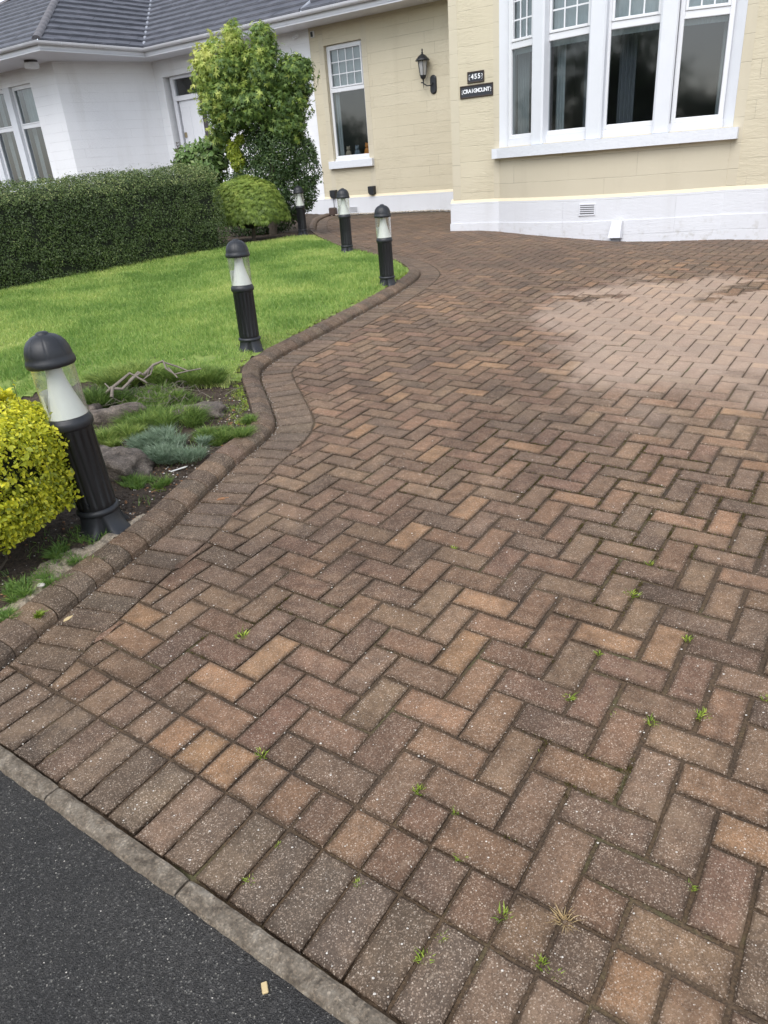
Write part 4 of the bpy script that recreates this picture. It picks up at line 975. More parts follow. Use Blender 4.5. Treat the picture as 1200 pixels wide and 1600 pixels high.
def litter():
    n = 1500; P = []
    while len(P) < n:
        k = RS.randint(4, 330) if RS.uniform() < .75 else RS.randint(430, 700); d = .13 + abs(RS.normal(0, .22)); q = KC[k] + KN[k] * d; P.append((q[0], q[1], soil_at(*q) + .004))
    P = np.array(P); up_ = np.tile([0, 0, 1.0], (n, 1)); o = leaves('dead_leaves', P, up_, np.exp(RS.normal(-4.6, .45, n)), RS.uniform(0, 1, n), T_OVAL, 'litter', face=1.4, jit=.8); tag(o, 'dead brown and pale leaf scraps lying on the soil along the kerb', 'leaf litter', kind='stuff')
leaf_mat('litter', [(0, (.05, .032, .02)), (.5, (.17, .11, .065)), (.85, (.36, .27, .17)), (1, (.62, .55, .42))], .1, .8)
litter()
def twigs():
    mb = MB()
    for i in range(130):
        k = RS.randint(4, 250); d = .14 + abs(RS.normal(0, .2)); q = KC[k] + KN[k] * d; a = RS.uniform(0, 6.3); L = RS.uniform(.015, .06); z = soil_at(*q) + .006
        mb.tube([(q[0], q[1], z), (q[0] + math.cos(a) * L * .5, q[1] + math.sin(a) * L * .5, z + RS.uniform(.002, .012)), (q[0] + math.cos(a + .5) * L, q[1] + math.sin(a + .5) * L, z)], [.0013, .0011, .0006], 4)
    for i in range(120):
        x, y = -1.4 + RS.normal(0, .20), 4.3 + RS.normal(0, .14); a = RS.uniform(0, 6.3); L = RS.uniform(.05, .18); z = soil_at(x, y) + .02
        mb.tube([(x, y, z), (x + math.cos(a) * L * .5, y + math.sin(a) * L * .5, z + RS.uniform(.01, .06)), (x + math.cos(a + .4) * L, y + math.sin(a + .4) * L, z + RS.uniform(0, .05))], [.0022, .0018, .0008], 4)
    o = mb.build('twig_litter', 'wood_dead', fix=False); tag(o, 'fine dry twigs scattered over the soil of the bed', 'twigs', kind='stuff')
twigs()

def on_road():
    a = RS.uniform(-6, 6); b_ = -4.75 - abs(RS.normal(0, 2.2)); x, y = lat2w(a, b_); return (x, y, float(Z(x, y)) - .005)
scatter('road_grit', 130, 'grit', on_road, .0006, .0020, 'loose pale grit scattered on the black asphalt by the kerb', 'grit')

def joint_moss():
    B_ = [q for q in BR if -1 < q[1] < 22 and -6 < q[0] < 22]; n = 5200; X = []; 
    for i in range(n):
        q = B_[RS.randint(len(B_))]; f = RS.uniform(0, 1)
        a, c = ((q[0] + f * q[2], q[1]) if RS.uniform() < .5 else (q[0], q[1] + f * q[3])); x, y = lat2w(a, c)
        w = float(vnoise(x, y, 1.7, 51)) * .6 + float(vnoise(x, y, 6, 52)) * .4 + .16 * min(1, max(-1, (x - .3)))
        if w > .56: X.append((x, y))
    X = np.array(X); m = len(X); k = 9; x = np.repeat(X[:, 0], k) + RS.normal(0, .0035, m * k); y = np.repeat(X[:, 1], k) + RS.normal(0, .0035, m * k)
    o = blades('joint_moss', x, y, Z(x, y) - .004, RS.uniform(.003, .008, m * k), np.full(m * k, .0022), np.full(m * k, .003), np.clip(RS.normal(.35, .2, m * k), 0, 1), 'joint_moss'); tag(o, 'brown and olive moss filling some joints of the brick drive', 'moss', kind='stuff')
leaf_mat('joint_moss', [(0, (.045, .032, .012)), (.45, (.10, .075, .022)), (.8, (.16, .17, .035)), (1, (.28, .34, .06))], .15, .8)
joint_moss()

# ---------------------------------------------------------------- the two houses (local frame: s along, n into the house, z up)
SOF = 4.40; EN = 4.0; PIT = math.tan(R(28)); ZE = 4.57
ch = empty('cream_house', tuple(C0), AZ, label='cream painted stone bungalow with a white plinth and bow window', cat='house')
wh = empty('white_house', tuple(C0), AZ, label='white painted neighbouring house with a grey tiled roof behind the hedge', cat='house')
SAG = .40; B0, B1 = .79, 3.86
def arc(s, off=0.0):
    t = (s - B0) / (B1 - B0); return off - (4 * SAG * t * (1 - t) if 0 < t < 1 else 0)
def arc_strip(mb, s0, s1, z0, z1, off, thick, n=24):
    P = [s0 + (s1 - s0) * i / n for i in range(n + 1)]; vs = []
    for s in P: vs += [(s, arc(s, off), z0), (s, arc(s, off), z1), (s, arc(s, off) + thick, z1), (s, arc(s, off) + thick, z0)]
    fs = []
    for i in range(n):
        a = i * 4
        for j in range(4): fs.append((a + j, a + (j + 1) % 4, a + 4 + (j + 1) % 4, a + 4 + j))
    fs += [(0, 1, 2, 3), (n * 4 + 3, n * 4 + 2, n * 4 + 1, n * 4)]; mb.add(vs, fs)
# cream walls
mb = MB(); RN = 4.745; zb = .86
mb.box(.03, .79, .035, .45, zb, SOF + .3); mb.box(3.86, 8.0, .035, .45, zb, SOF + .3)
mb.box(.03, .45, .45, RN, zb, SOF + .3)
mb.box(-5.885, -5.51, RN, RN + .3, zb, SOF + .1); mb.box(-4.50, .45, RN, RN + .3, zb, SOF + .1)
mb.box(-5.51, -4.50, RN, RN + .3, zb, 1.66); mb.box(-5.51, -4.50, RN, RN + .3, 4.02, SOF + .1)
mb.build('wall', 'cream_wall', ch)
mb = MB(); arc_strip(mb, B0, B1, zb, 1.60, .035, .3); mb.build('bow_panel', 'cream_smooth', ch)
mb = MB(); arc_strip(mb, B0, B1, 4.02, SOF + .3, .035, .3); mb.build('window_head', 'cream_smooth', ch)
# smooth margins at the corner and window reveals (painted bands standing 2 mm proud)
for q in ((.027, .16, .032, .10, .94, SOF + .29), (.70, .789, .032, .10, .94, 4.2), (3.862, 3.98, .032, .10, .94, 4.2), (-5.64, -5.512, RN - .003, RN + .05, .96, SOF),
          (-4.498, -4.36, RN - .003, RN + .05, .96, SOF), (-.30, .028, RN - .003, RN + .05, .96, SOF)):
    mb = MB(); mb.box(*q); mb.build('wall_margin', 'cream_smooth', ch)
# plinth with a sloping cream cap
def plinth(mb, cap, s0, s1, n0, ret=None, top=.893, flush=.04):
    mb.box(s0, s1, n0, n0 + .5, -.1, top)
    cap.add([(s0, n0, top), (s1, n0, top), (s1, n0 + flush + .01, top + .055), (s0, n0 + flush + .01, top + .055), (s0, n0 + .3, top), (s1, n0 + .3, top), (s0, n0 + .3, top + .055), (s1, n0 + .3, top + .055)], [(0, 1, 2, 3), (3, 2, 7, 6), (0, 3, 6, 4), (1, 5, 7, 2), (4, 6, 7, 5)])
mb = MB()
for a_, b_, n_ in ((-.01, B0, 0), (B1, 8, 0), (-5.885, -.011, RN - .045)): cp = MB(); plinth(mb, cp, a_, b_, n_); cp.build('plinth_cap', 'cream_trim', ch)
cp = MB()
arc_strip(mb, B0, B1, -.1, .893, 0, .5, 30)
vs = []; n = 30
for i in range(n + 1):
    s = B0 + (B1 - B0) * i / n; vs += [(s, arc(s), .8935), (s, arc(s) + .05, .948)]
cp.add(vs, [(2 * i, 2 * i + 2, 2 * i + 3, 2 * i + 1) for i in range(n)])
mb.box(-.01, .44, .501, RN - .05, -.1, .893)
mb.build('plinth', 'white_plinth', ch); cp.build('plinth_cap', 'cream_trim', ch)
# second shallow course at the foot of the bow plinth
mb = MB(); arc_strip(mb, B0, B1, -.1, .605, -.012, .3, 30); mb.box(-.018, B0, -.012, .2, -.1, .605); mb.box(B1, 8, -.012, .2, -.1, .605); mb.build('plinth_course', 'white_plinth', ch)

def window(parent, s, n, ang, w, z0, z1, tr0, tr1, cols=0, rows=0, fr=.055, blind=None, sash=True, topglass='window_glass', netmat='net'):
    """upvc window: frame (> glass, glazing bars), hung from its left outer corner"""
    ca, sa = math.cos(ang), math.sin(ang)
    def T(mb): mb.v = [(s + v[0] * ca - v[1] * sa, n + v[0] * sa + v[1] * ca, v[2]) for v in mb.v]; return mb
    f = MB(); b = .006
    f.box(0, fr, 0, .07, z0, z1, b); f.box(w - fr, w, 0, .07, z0, z1, b); f.box(fr, w - fr, 0, .07, z0, z0 + fr, b); f.box(fr, w - fr, 0, .07, z1 - fr, z1, b)
    f.box(fr, w - fr, 0, .07, tr0, tr1, b)
    if sash:
        for (a, c) in ((tr1, z1 - fr),):
            g = .034; f.box(fr + .001, fr + g, -.012, .03, a + .001, c - .001, .005); f.box(w - fr - g, w - fr - .001, -.012, .03, a + .001, c - .001, .005)
            f.box(fr + g, w - fr - g, -.012, .03, a + .001, a + g, .005); f.box(fr + g, w - fr - g, -.012, .03, c - g, c - .001, .005)
    fo = T(f).build('window_frame', 'upvc', parent)
    for (a, c, nm) in ((z0 + fr, tr0, 'lower'), (tr1, z1 - fr, 'upper')):
        g = MB(); g.quad((fr, .03, a), (w - fr, .03, a), (w - fr, .03, c), (fr, .03, c)); T(g).build('window_pane', 'window_glass', fo, fix=False)
    if cols:
        g = MB(); x0, x1, a, c = fr + .034, w - fr - .034, tr1 + .034, z1 - fr - .034; t = .009
        for i in range(1, cols): x = x0 + (x1 - x0) * i / cols; g.box(x - t, x + t, .018, .026, a, c)
        for i in range(1, rows): z = a + (c - a) * i / rows; g.box(x0, x1, .0185, .0255, z - t, z + t)
        T(g).build('glazing_bars', 'upvc', fo)
    if blind:
        g = MB(); k = 40; vs = []
        for i in range(k + 1):
            x = fr * .5 + (w - fr) * i / k; y = .10 + .008 * math.sin(i * 1.9); vs += [(x, y, blind), (x, y, z1)]
        g.add(vs, [(2 * i, 2 * i + 2, 2 * i + 3, 2 * i + 1) for i in range(k)], True); T(g).build('net_blind', netmat, fo, fix=False)
    return fo
def place(s0, s1, off):  # chord between two points of the arc
    n0, n1 = arc(s0, off), arc(s1, off); return s0, n0, math.atan2(n1 - n0, s1 - s0), math.hypot(n1 - n0, s1 - s0)
for (a, b) in ((.925, 1.40), (1.53, 2.20), (2.35, 3.02), (3.17, 3.735)):
    s, n, an, w = place(a, b, .10); window(ch, s, n, an, w, 1.69, 4.02, 2.765, 2.845, 3, 5, blind=2.71)
for (a, b) in ((1.365, 1.55), (2.165, 2.37), (2.99, 3.185)):
    s, n, an, w = place(a, b, -.015); m2 = MB(); m2.box(0, w, 0, .17, 1.58, 4.04, .02); mb = MB(); mb.add([(s + v[0] * math.cos(an) - v[1] * math.sin(an), n + v[0] * math.sin(an) + v[1] * math.cos(an), v[2]) for v in m2.v], m2.f); mb.build('mullion', 'mullion_white', ch)
mb = MB(); mb.add([(.79, .030, 1.58), (.94, .11, 1.58), (.94, .11, 4.04), (.79, .030, 4.04), (.79, .3, 1.58), (.79, .3, 4.04), (.94, .3, 1.58), (.94, .3, 4.04)], [(0, 1, 2, 3), (0, 3, 5, 4), (1, 6, 7, 2), (4, 5, 7, 6)]) ; mb.build('window_jamb', 'mullion_white', ch)
mb = MB(); mb.add([(3.86, .030, 1.58), (3.725, .09, 1.58), (3.725, .09, 4.04), (3.86, .030, 4.04), (3.86, .3, 1.58), (3.86, .3, 4.04), (3.725, .3, 1.58), (3.725, .3, 4.04)], [(0, 1, 2, 3), (0, 3, 5, 4), (1, 6, 7, 2), (4, 5, 7, 6)])
mb.build('window_jamb', 'mullion_white', ch)
mb = MB(); arc_strip(mb, .93, 3.74, 1.575, 1.692, .085, .12); mb.build('sill_board', 'white_paint', ch)
mb = MB(); arc_strip(mb, .715, 3.935, 1.462, 1.590, -.075, .26, 40); mb.build('stone_sill', 'sill_paint', ch)
# rooms behind the panes
def room(parent, s0, s1, n0, n1, z0, z1):
    mb = MB(); mb.add([(s0, n0, z0), (s1, n0, z0), (s1, n1, z0), (s0, n1, z0), (s0, n0, z1), (s1, n0, z1), (s1, n1, z1), (s0, n1, z1)], [(0, 1, 2, 3), (4, 7, 6, 5), (0, 3, 7, 4), (1, 5, 6, 2), (3, 2, 6, 7)])
    return mb.build('room_interior', 'interior', parent, fix=False)
room(ch, .46, 4.6, .46, 4.2, .9, 4.6); room(ch, -5.6, -4.3, RN + .301, RN + 2.2, .9, 4.4)
def drape(parent, s0, s1, n0, n1, z0, z1, material='drape', name='curtain', folds=7):
    mb = MB(); k = 48; vs = []
    for i in range(k + 1):
        f = i / k; x = s0 + (s1 - s0) * f; y = n0 + (n1 - n0) * f + .022 * math.sin(f * folds * 2 * math.pi); vs += [(x, y, z0), (x, y, z1)]
    mb.add(vs, [(2 * i, 2 * i + 2, 2 * i + 3, 2 * i + 1) for i in range(k)], True); return mb.build(name, material, parent, fix=False)
drape(ch, .97, 1.16, .26, .22, 1.3, 4.1, 'curtain'); drape(ch, 1.60, 1.74, .08, .02, 1.3, 4.1, 'curtain', folds=3); drape(ch, 3.60, 3.76, .24, .28, 1.3, 4.1, 'curtain', folds=3)
drape(ch, 1.95, 2.22, .16, .12, 1.3, 4.1, 'drape', folds=4); drape(ch, 2.42, 2.62, .10, .14, 1.3, 4.1, 'drape', folds=4)
# recessed wall window
window(ch, -5.505, RN + .085, 0, 1.0, 1.745, 4.015, 3.10, 3.185, 4, 3, fr=.06, blind=3.16)
mb = MB(); mb.box(-5.505, -4.505, RN + .055, RN + .2, 1.66, 1.744, .004); mb.build('sill_board', 'white_paint', ch)
mb = MB(); mb.box(-5.61, -4.375, RN - .10, RN + .25, 1.535, 1.700, .008); mb.build('stone_sill', 'sill_paint', ch)
drape(ch, -5.45, -5.34, RN + .2, RN + .22, 1.7, 3.2, 'curtain', folds=2)
# air vents
def vent(s, n, z, w=.225, h=.15, up=True, ang=0.0):
    mb = MB(); m2 = MB(); m2.box(-w / 2, w / 2, -.012, .02, -h / 2, -h / 2 + .018, .003); m2.box(-w / 2, w / 2, -.012, .02, h / 2 - .018, h / 2, .003)
    m2.box(-w / 2, -w / 2 + .016, -.012, .02, -h / 2 + .018, h / 2 - .018); m2.box(w / 2 - .016, w / 2, -.012, .02, -h / 2 + .018, h / 2 - .018)
    for k in range(4): z_ = -h / 2 + .035 + k * (h - .05) / 4; m2.box(-w / 2 + .016, w / 2 - .016, -.010, .018, z_, z_ + .012)
    ca, sa = math.cos(ang), math.sin(ang); tf = lambda m: [(s + v[0] * ca - v[1] * sa, n + v[0] * sa + v[1] * ca, z + v[2]) for v in m.v]
    mb.add(tf(m2), m2.f); o = mb.build('air_vent', 'white_paint', ch); m3 = MB(); m3.box(-w / 2 + .01, w / 2 - .01, -.003, .01, -h / 2 + .01, h / 2 - .01); mb = MB(); mb.add(tf(m3), m3.f); mb.build('vent_opening', 'interior', o)
vent(2.245, arc(2.245) - .002, .755); vent(-5.03, RN - .046, .625, .25, .15)

# eaves: soffit, fascia, gutter
def ribbon(name, poly_out, poly_in, z0, z1, material, parent):
    """closed soffit slab between the eaves line and the wall line"""
    mb = MB(); n = len(poly_out); vs = []
    for a, b in zip(poly_out, poly_in): vs += [(a[0], a[1], z0), (b[0], b[1], z0), (b[0], b[1], z1), (a[0], a[1], z1)]
    fs = []
    for i in range(n - 1):
        o = i * 4
        for j in range(4): fs.append((o + j, o + (j + 1) % 4, o + 4 + (j + 1) % 4, o + 4 + j))
    fs += [(0, 1, 2, 3), ((n - 1) * 4 + 3, (n - 1) * 4 + 2, (n - 1) * 4 + 1, (n - 1) * 4)]; mb.add(vs, fs); return mb.build(name, material, parent)
def gutter(pts, parent, r=.062, z=4.545):
    m = len(pts); offs = []
    for i, p in enumerate(pts):
        a = np.array(pts[max(i - 1, 0)]); b = np.array(pts[min(i + 1, m - 1)]); p = np.array(p)
        t1 = (p - a) / (np.linalg.norm(p - a) + 1e-9) if i else (b - p) / np.linalg.norm(b - p); t2 = (b - p) / (np.linalg.norm(b - p) + 1e-9) if i < m - 1 else t1
        n1 = np.array([t1[1], -t1[0]]); n2 = np.array([t2[1], -t2[0]]); k = n1 + n2; offs.append(k / (k @ k) * 2)
    prof = [(r * math.cos(a) + r + .006, r * math.sin(a)) for a in np.linspace(0, -math.pi, 13)]; prof = prof + [(q[0] * 1 + (0), q[1]) for q in [(2 * r + .006 - 2 * r + 0, 0)]]
    prof = [(.006 + r - r * math.cos(a), -r * math.sin(a)) for a in np.linspace(0, math.pi, 13)]
    prof = prof + [(2 * r + .010, .004), (2 * r + .004, .008)]
    inner = [(.006 + r - (r - .006) * math.cos(a), -(r - .006) * math.sin(a) + .002) for a in np.linspace(math.pi, 0, 13)]
    pr = prof + inner; vs = []
    for p, o in zip(pts, offs): vs += [(p[0] + o[0] * q[0], p[1] + o[1] * q[0], z + q[1]) for q in pr]
    k = len(pr); mb = MB(); mb.add(vs, [(i * k + j, i * k + (j + 1) % k, (i + 1) * k + (j + 1) % k, (i + 1) * k + j) for i in range(m - 1) for j in range(k)], True)
    g = mb.build('gutter', 'gutter_white', parent)
    # union brackets
    for i in range(m - 1):
        a, b = np.array(pts[i]), np.array(pts[i + 1]); L = np.linalg.norm(b - a); t = (b - a) / L; o = np.array([t[1], -t[0]]); nb = max(1, int(L / .85))
        for q in range(nb):
            c = a + t * (L * (q + .5) / nb)
            mb = MB()
            for e in (-.03, .03):
                R_ = r + .006; pp = [(.006 + r - R_ * math.cos(x), -R_ * math.sin(x)) for x in np.linspace(.05, math.pi, 10)]
                v2 = []
                for u in (-.007, .007): v2 += [(c[0] + t[0] * (u + e) + o[0] * y, c[1] + t[1] * (u + e) + o[1] * y, z + zz) for y, zz in pp]
                mb.add(v2, [(j, j + 1, 10 + j + 1, 10 + j) for j in range(9)])
            mb.build('gutter_clip', 'white_paint', g)
    return g
EV = [(-21.3, 1.28), (-10.75, 1.28), (-10.42, EN), (-5.90, EN)]
IN = [(-21.3, 2.7), (-12.2, 2.7), (-11.2, 5.0), (-5.90, 5.0)]
ribbon('soffit', EV, IN, SOF, SOF + .02, 'soffit_white', wh)
ribbon('fascia', EV, [(p[0] - .0, p[1] + .03) if i != 1 and i != 2 else (p[0] - .03, p[1] + .03) for i, p in enumerate(EV)], SOF - .02, 4.56, 'white_paint', wh)
gutter(EV, wh)
EC = [(-5.895, EN), (1.2, EN)]
ribbon('soffit', EC, [(-5.895, 5.0), (1.2, 5.0)], SOF, SOF + .02, 'soffit_white', ch)
ribbon('fascia', EC, [(-5.895, EN + .03), (1.2, EN + .03)], SOF - .02, 4.56, 'white_paint', ch); gutter(EC, ch)

# roofs: overlapping courses of tiles, each with its own lower edge
def roof_plane(parent, p0, p1, inward, slope0, slope1, rows, run=.34, z=4.575, name='roof', step=.050, maxw=.36):
    """p0->p1 eaves line; the end lines move by slope0/slope1 (along the eaves, per unit run)"""
    mb = MB(); gp = MB(); p0 = np.array(p0, float); p1 = np.array(p1, float); t = (p1 - p0) / np.linalg.norm(p1 - p0); inn = np.array(inward, float)
    for i in range(rows):
        r0, r1 = i * run, (i + 1) * run + .02
        a0 = p0 + inn * r0 + t * slope0 * r0; b0 = p1 + inn * r0 + t * slope1 * r0; a1 = p0 + inn * r1 + t * slope0 * r1; b1 = p1 + inn * r1 + t * slope1 * r1
        if (b0 - a0) @ t < .05: break
        if (b1 - a1) @ t < 0: a1 = b1 = (a1 + b1) / 2
        z0, z1 = z + PIT * r0, z + PIT * r1; L = np.linalg.norm(b0 - a0); k = max(1, int(L / maxw)); off = (i % 2) * .5
        for j in range(k + (1 if off else 0)):
            f0 = max(0, (j - off) / k); f1 = min(1, (j + 1 - off) / k); g = .0015 / L; lift = step + RS.normal(0, .0025)
            if (f1 - f0) * L < .05: continue
            q = [a0 + (b0 - a0) * (f0 + g), a0 + (b0 - a0) * (f1 - g), a1 + (b1 - a1) * (f1 - g), a1 + (b1 - a1) * (f0 + g)]
            tp = [(q[0][0], q[0][1], z0 + lift), (q[1][0], q[1][1], z0 + lift), (q[2][0], q[2][1], z1 + .002), (q[3][0], q[3][1], z1 + .002)]
            bt = [(q[0][0], q[0][1], z0 - .004), (q[1][0], q[1][1], z0 - .004)]
            mb.add(tp + bt, [(0, 1, 2, 3), (4, 5, 1, 0)])
        gp.add([(a0[0], a0[1], z0 - .006), (b0[0], b0[1], z0 - .006), (b1[0], b1[1], z1 - .006), (a1[0], a1[1], z1 - .006)], [(0, 1, 2, 3)])
        # dark strip painting the shadow under each course nose
        gp.add([(a0[0] - inn[0] * .004, a0[1] - inn[1] * .004, z0 - .010), (b0[0] - inn[0] * .004, b0[1] - inn[1] * .004, z0 - .010), (b0[0] - inn[0] * .004, b0[1] - inn[1] * .004, z0 + .010), (a0[0] - inn[0] * .004, a0[1] - inn[1] * .004, z0 + .010)], [(0, 1, 2, 3)])
    o = mb.build(name, 'roof_tile', parent, fix=False); gp.build('batten_shadow', 'tile_gap_shadow', o, fix=False); return o
e = .02
roof_plane(wh, (-10.42 + .0, EN - e), (-5.50, EN - e), (0, 1), -.885, 0, 16)
roof_plane(wh, (-10.75 + e, 1.28), (-10.42 + e, EN - e), (-.9926, .1212), .87, .885, 12)
roof_plane(wh, (-21, 1.28 - e), (-10.75, 1.28 - e), (0, 1), 1.0, -.90, 16)
roof_plane(ch, (-5.45, EN - e), (1.2, EN - e), (0, 1), 0, 0, 16)
def ridge(parent, a, b, name, material, r=.085, seg=.33, rise=.03):
    a, b = Vector(a), Vector(b); L = (b - a).length; k = int(L / seg); mb = MB(); d = (b - a).normalized(); u = d.cross(Vector((0, 0, 1))).normalized(); w = u.cross(d)
    for i in range(k):
        vs = []
        for e_, rr in ((0, r * 1.06), (seg + .02, r)):
            c = a + d * (i * seg + e_) + Vector((0, 0, rise))
            for q in np.linspace(-1.35, 1.35, 9): vs.append(tuple(c + u * math.sin(q) * rr * 1.15 + w * (math.cos(q) * rr - rr * .6)))
        mb.add(vs, [(j, j + 1, 9 + j + 1, 9 + j) for j in range(8)] + [tuple(range(9))], True)
    return mb.build(name, material, parent, fix=False)
ridge(wh, (-10.75, 1.26, 4.60), (-10.75 - .89 * 3.6, 1.26 + .985 * 3.6, 4.60 + PIT * 3.6), 'hip_tiles', 'ridge_tile')
ridge(wh, (-21, 1.28, 4.60), (-21 + 4.8, 1.28 + 4.8, 4.60 + PIT * 4.8), 'hip_tiles', 'ridge_tile')
ridge(wh, (-10.42, EN, 4.585), (-10.42 - .885 * 4, EN + 4, 4.585 + PIT * 4), 'valley_lead', 'lead', r=.05, seg=.5, rise=.012)
ridge(ch, (-5.475, EN, 4.60), (-5.475, EN + 4, 4.60 + PIT * 4), 'verge_lead', 'lead', r=.04, seg=.6, rise=.012)

# white house walls
mb = MB(); D0, D1 = -10.74, -9.05
mb.box(-5.888, D1 - 0, RN, RN + .3, .86, SOF + .1) if False else None
mb.box(D1, -5.888, RN, RN + .3, .86, SOF + .1); mb.box(-11.02, D0, RN, RN + .3, .2, SOF + .1); mb.box(D0, D1, RN, RN + .3, 4.02, SOF + .1)
A_, B_ = (-11.02, RN), (-12.0, 2.45)
mb.add([(A_[0], A_[1], .1), (B_[0], B_[1], .1), (B_[0], B_[1], SOF + .1), (A_[0], A_[1], SOF + .1), (A_[0] - .4, A_[1], .1), (B_[0] - .4, B_[1] + .3, .1), (B_[0] - .4, B_[1] + .3, SOF + .1), (A_[0] - .4, A_[1], SOF + .1)], [(0, 1, 2, 3), (4, 7, 6, 5), (3, 2, 6, 7), (0, 4, 5, 1), (1, 5, 6, 2)])
WL = [(-13.99, -13.05), (-15.20, -14.26), (-16.4, -15.46)]
mb.box(-13.05, B_[0], 2.45, 2.75, .1, SOF + .1); mb.box(-21.0, -13.05, 2.45, 2.75, 4.07, SOF + .1); mb.box(-21.0, -13.05, 2.45, 2.75, .1, 1.74); mb.box(-21.0, -16.4, 2.45, 2.75, 1.74, 4.07)
mb.build('wall', 'white_wall', wh)
for a_ in (-14.26, -15.46): mb = MB(); mb.box(a_, a_ + .265, 2.44, 2.7, 1.74, 4.07); mb.build('mullion', 'mullion_white', wh)
mb = MB(); mb.box(-16.5, -12.95, 2.36, 2.6, 1.60, 1.745, .006); mb.build('stone_sill', 'sill_paint', wh)
for a, b in WL: window(wh, a, 2.53, 0, b - a, 1.745, 4.07, 3.10, 3.19, 0, 0, fr=.055)
room(wh, -16.6, -12.9, 2.76, 6, 1.0, 4.2)
for (a, b) in ((-13.95, -13.80), (-15.15, -15.0)): drape(wh, a, b, 2.8, 2.82, 1.6, 4.1, 'curtain', folds=2)
drape(wh, -13.9, -13.1, 2.78, 2.78, 3.15, 4.1, 'net', 'net_blind', 6)
mb = MB(); mb.box(-9.05, -5.888, RN - .045, RN - .001, -.1, .893); mb.build('plinth', 'white_plinth', wh)
# porch: frame, fanlight, door, dark edge board
mb = MB(); mb.box(D0 + .12, D0 + .24, RN + .12, RN + .24, .5, 3.95, .006); mb.box(D0 + .12, D1, RN + .12, RN + .24, 3.95, 4.015, .006); mb.box(D0 + .24, D1, RN + .10, RN + .26, 3.45, 3.57, .01); mb.build('door_frame', 'white_paint', wh)
mb = MB(); mb.quad((D0 + .24, RN + .18, 3.57), (D1, RN + .18, 3.57), (D1, RN + .18, 3.95), (D0 + .24, RN + .18, 3.95)); mb.build('fanlight', 'window_glass', wh, fix=False)
mb = MB(); mb.box(-10.44, -9.69, RN + .15, RN + .21, .55, 3.445, .004)
for (a, b) in ((-10.36, -10.09), (-10.03, -9.76)):
    for (c, d) in ((.7, 1.6), (1.72, 3.3)): mb.box(a, b, RN + .138, RN + .151, c, d, .006)
dr = mb.build('front_door', 'white_paint', wh); mb = MB(); mb.box(-10.42, -10.33, RN + .125, RN + .137, 2.60, 2.72, .003); mb.build('letter_plate', 'brass', dr)
mb = MB(); mb.box(-9.69, -9.48, RN + .16, RN + .24, .5, 3.445); mb.build('door_edge', 'dark_strip', wh)
mb = MB(); mb.box(-9.48, D1, RN + .12, RN + .25, .5, 3.445); mb.build('side_panel', 'white_paint', wh)
room(wh, -11.0, -9.1, RN + .301, RN + 2.4, .3, 4.3)

# ---------------------------------------------------------------- lamps, signs and other things
def bollard(x, y, hh, rz, label, source=None):
    z = soil_at(x, y) - .012; sc = hh / .82
    if source is None:
        t = empty('bollard_light', (x, y, z), rz, label=label, cat='bollard light', group='bollard lights along the edge of the drive')
        mb = MB()
        def lobes(r, z_, a):
            q = abs(math.sin(2 * a)); e_ = min(1, q / (.35 + .5 * max(0, 1 - z_ / .09))); lob = e_ * e_ * (3 - 2 * e_)
            return .070 + (r - .070) * (.10 + .90 * lob) if z_ < .093 else r
        prof = [(.077, .094), (.079, .080), (.084, .055), (.096, .030), (.112, .012), (.116, .007), (.117, 0), (.09, 0)]
        mb.lathe(prof[::-1], 96, rfun=lobes); mb.build('base', 'bollard_cap', t)
        mb = MB(); mb.lathe([(.068, .088), (.081, .090), (.0855, .097), (.0855, .105), (.081, .113), (.072, .116)], 48); mb.build('lower_collar', 'bollard_cap', t)
        mb = MB()
        def flute(r, z_, a): return r - (.0045 * max(0, math.cos(16 * a)) ** 2 if .135 < z_ < .435 else 0)
        mb.lathe([(.074, .112), (.076, .13), (.076, .136), (.0755, .434), (.0755, .44), (.0755, .458)], 128, rfun=flute); mb.build('column', 'bollard_body', t)
        mb = MB(); mb.lathe([(.073, .452), (.081, .455), (.0855, .463), (.0855, .478), (.0825, .488), (.0785, .492), (.0775, .499), (.055, .500)], 48); mb.build('upper_collar', 'bollard_cap', t)
        mb = MB(); mb.lathe([(.0770, .500), (.0775, .56), (.0785, .63), (.0795, .700)], 48, cap=False); ln = mb.build('lens', 'lens', t)
        mb = MB(); pr = [(.074, .501), (.067, .52), (.055, .56), (.043, .60), (.034, .64), (.029, .68), (.027, .706)]; mb.lathe(pr, 36); mb.build('reflector', 'reflector', t)
        mb = MB(); mb.lathe([(.0735, .502), (.0735, .54), (.074, .600)], 40, cap=False, a0=R(70), a1=R(215)); mb.build('glare_shield', 'reflector', t)
        mb = MB()
        def ribs(r, z_, a): return r - (.0032 if z_ > .735 and abs(math.sin(4 * a)) < .11 else 0) if z_ < .80 else r
        mb.lathe([(.070, .694), (.084, .695), (.0885, .700), (.0895, .709), (.0875, .720), (.0835, .726), (.0835, .735), (.0805, .753), (.0735, .773), (.0625, .789), (.046, .802), (.030, .8085), (.0235, .810), (.022, .815), (.015, .819), (.0, .820)][::-1], 128, rfun=ribs, cap=False)
        mb.build('cap', 'bollard_cap', t)
        for a in (.9, 2.4, 4.3): mb = MB(); m2 = MB(); m2.lathe([(.006, 0), (.006, .003), (.002, .004)], 10); mb.add([(.0755 * math.cos(a) + v[2] * math.cos(a) - v[0] * math.sin(a), .0755 * math.sin(a) + v[2] * math.sin(a) + v[0] * math.cos(a), .150 + v[1]) for v in m2.v], m2.f); mb.build('screw', 'bollard_cap', t)
    else:
        t = copy_tree(source); t.location = (x, y, z); t.rotation_euler = (R(.6) * math.sin(x * 9), R(.6) * math.cos(y * 7), rz); t['label'] = label
    t.scale = (sc, sc, sc); return t
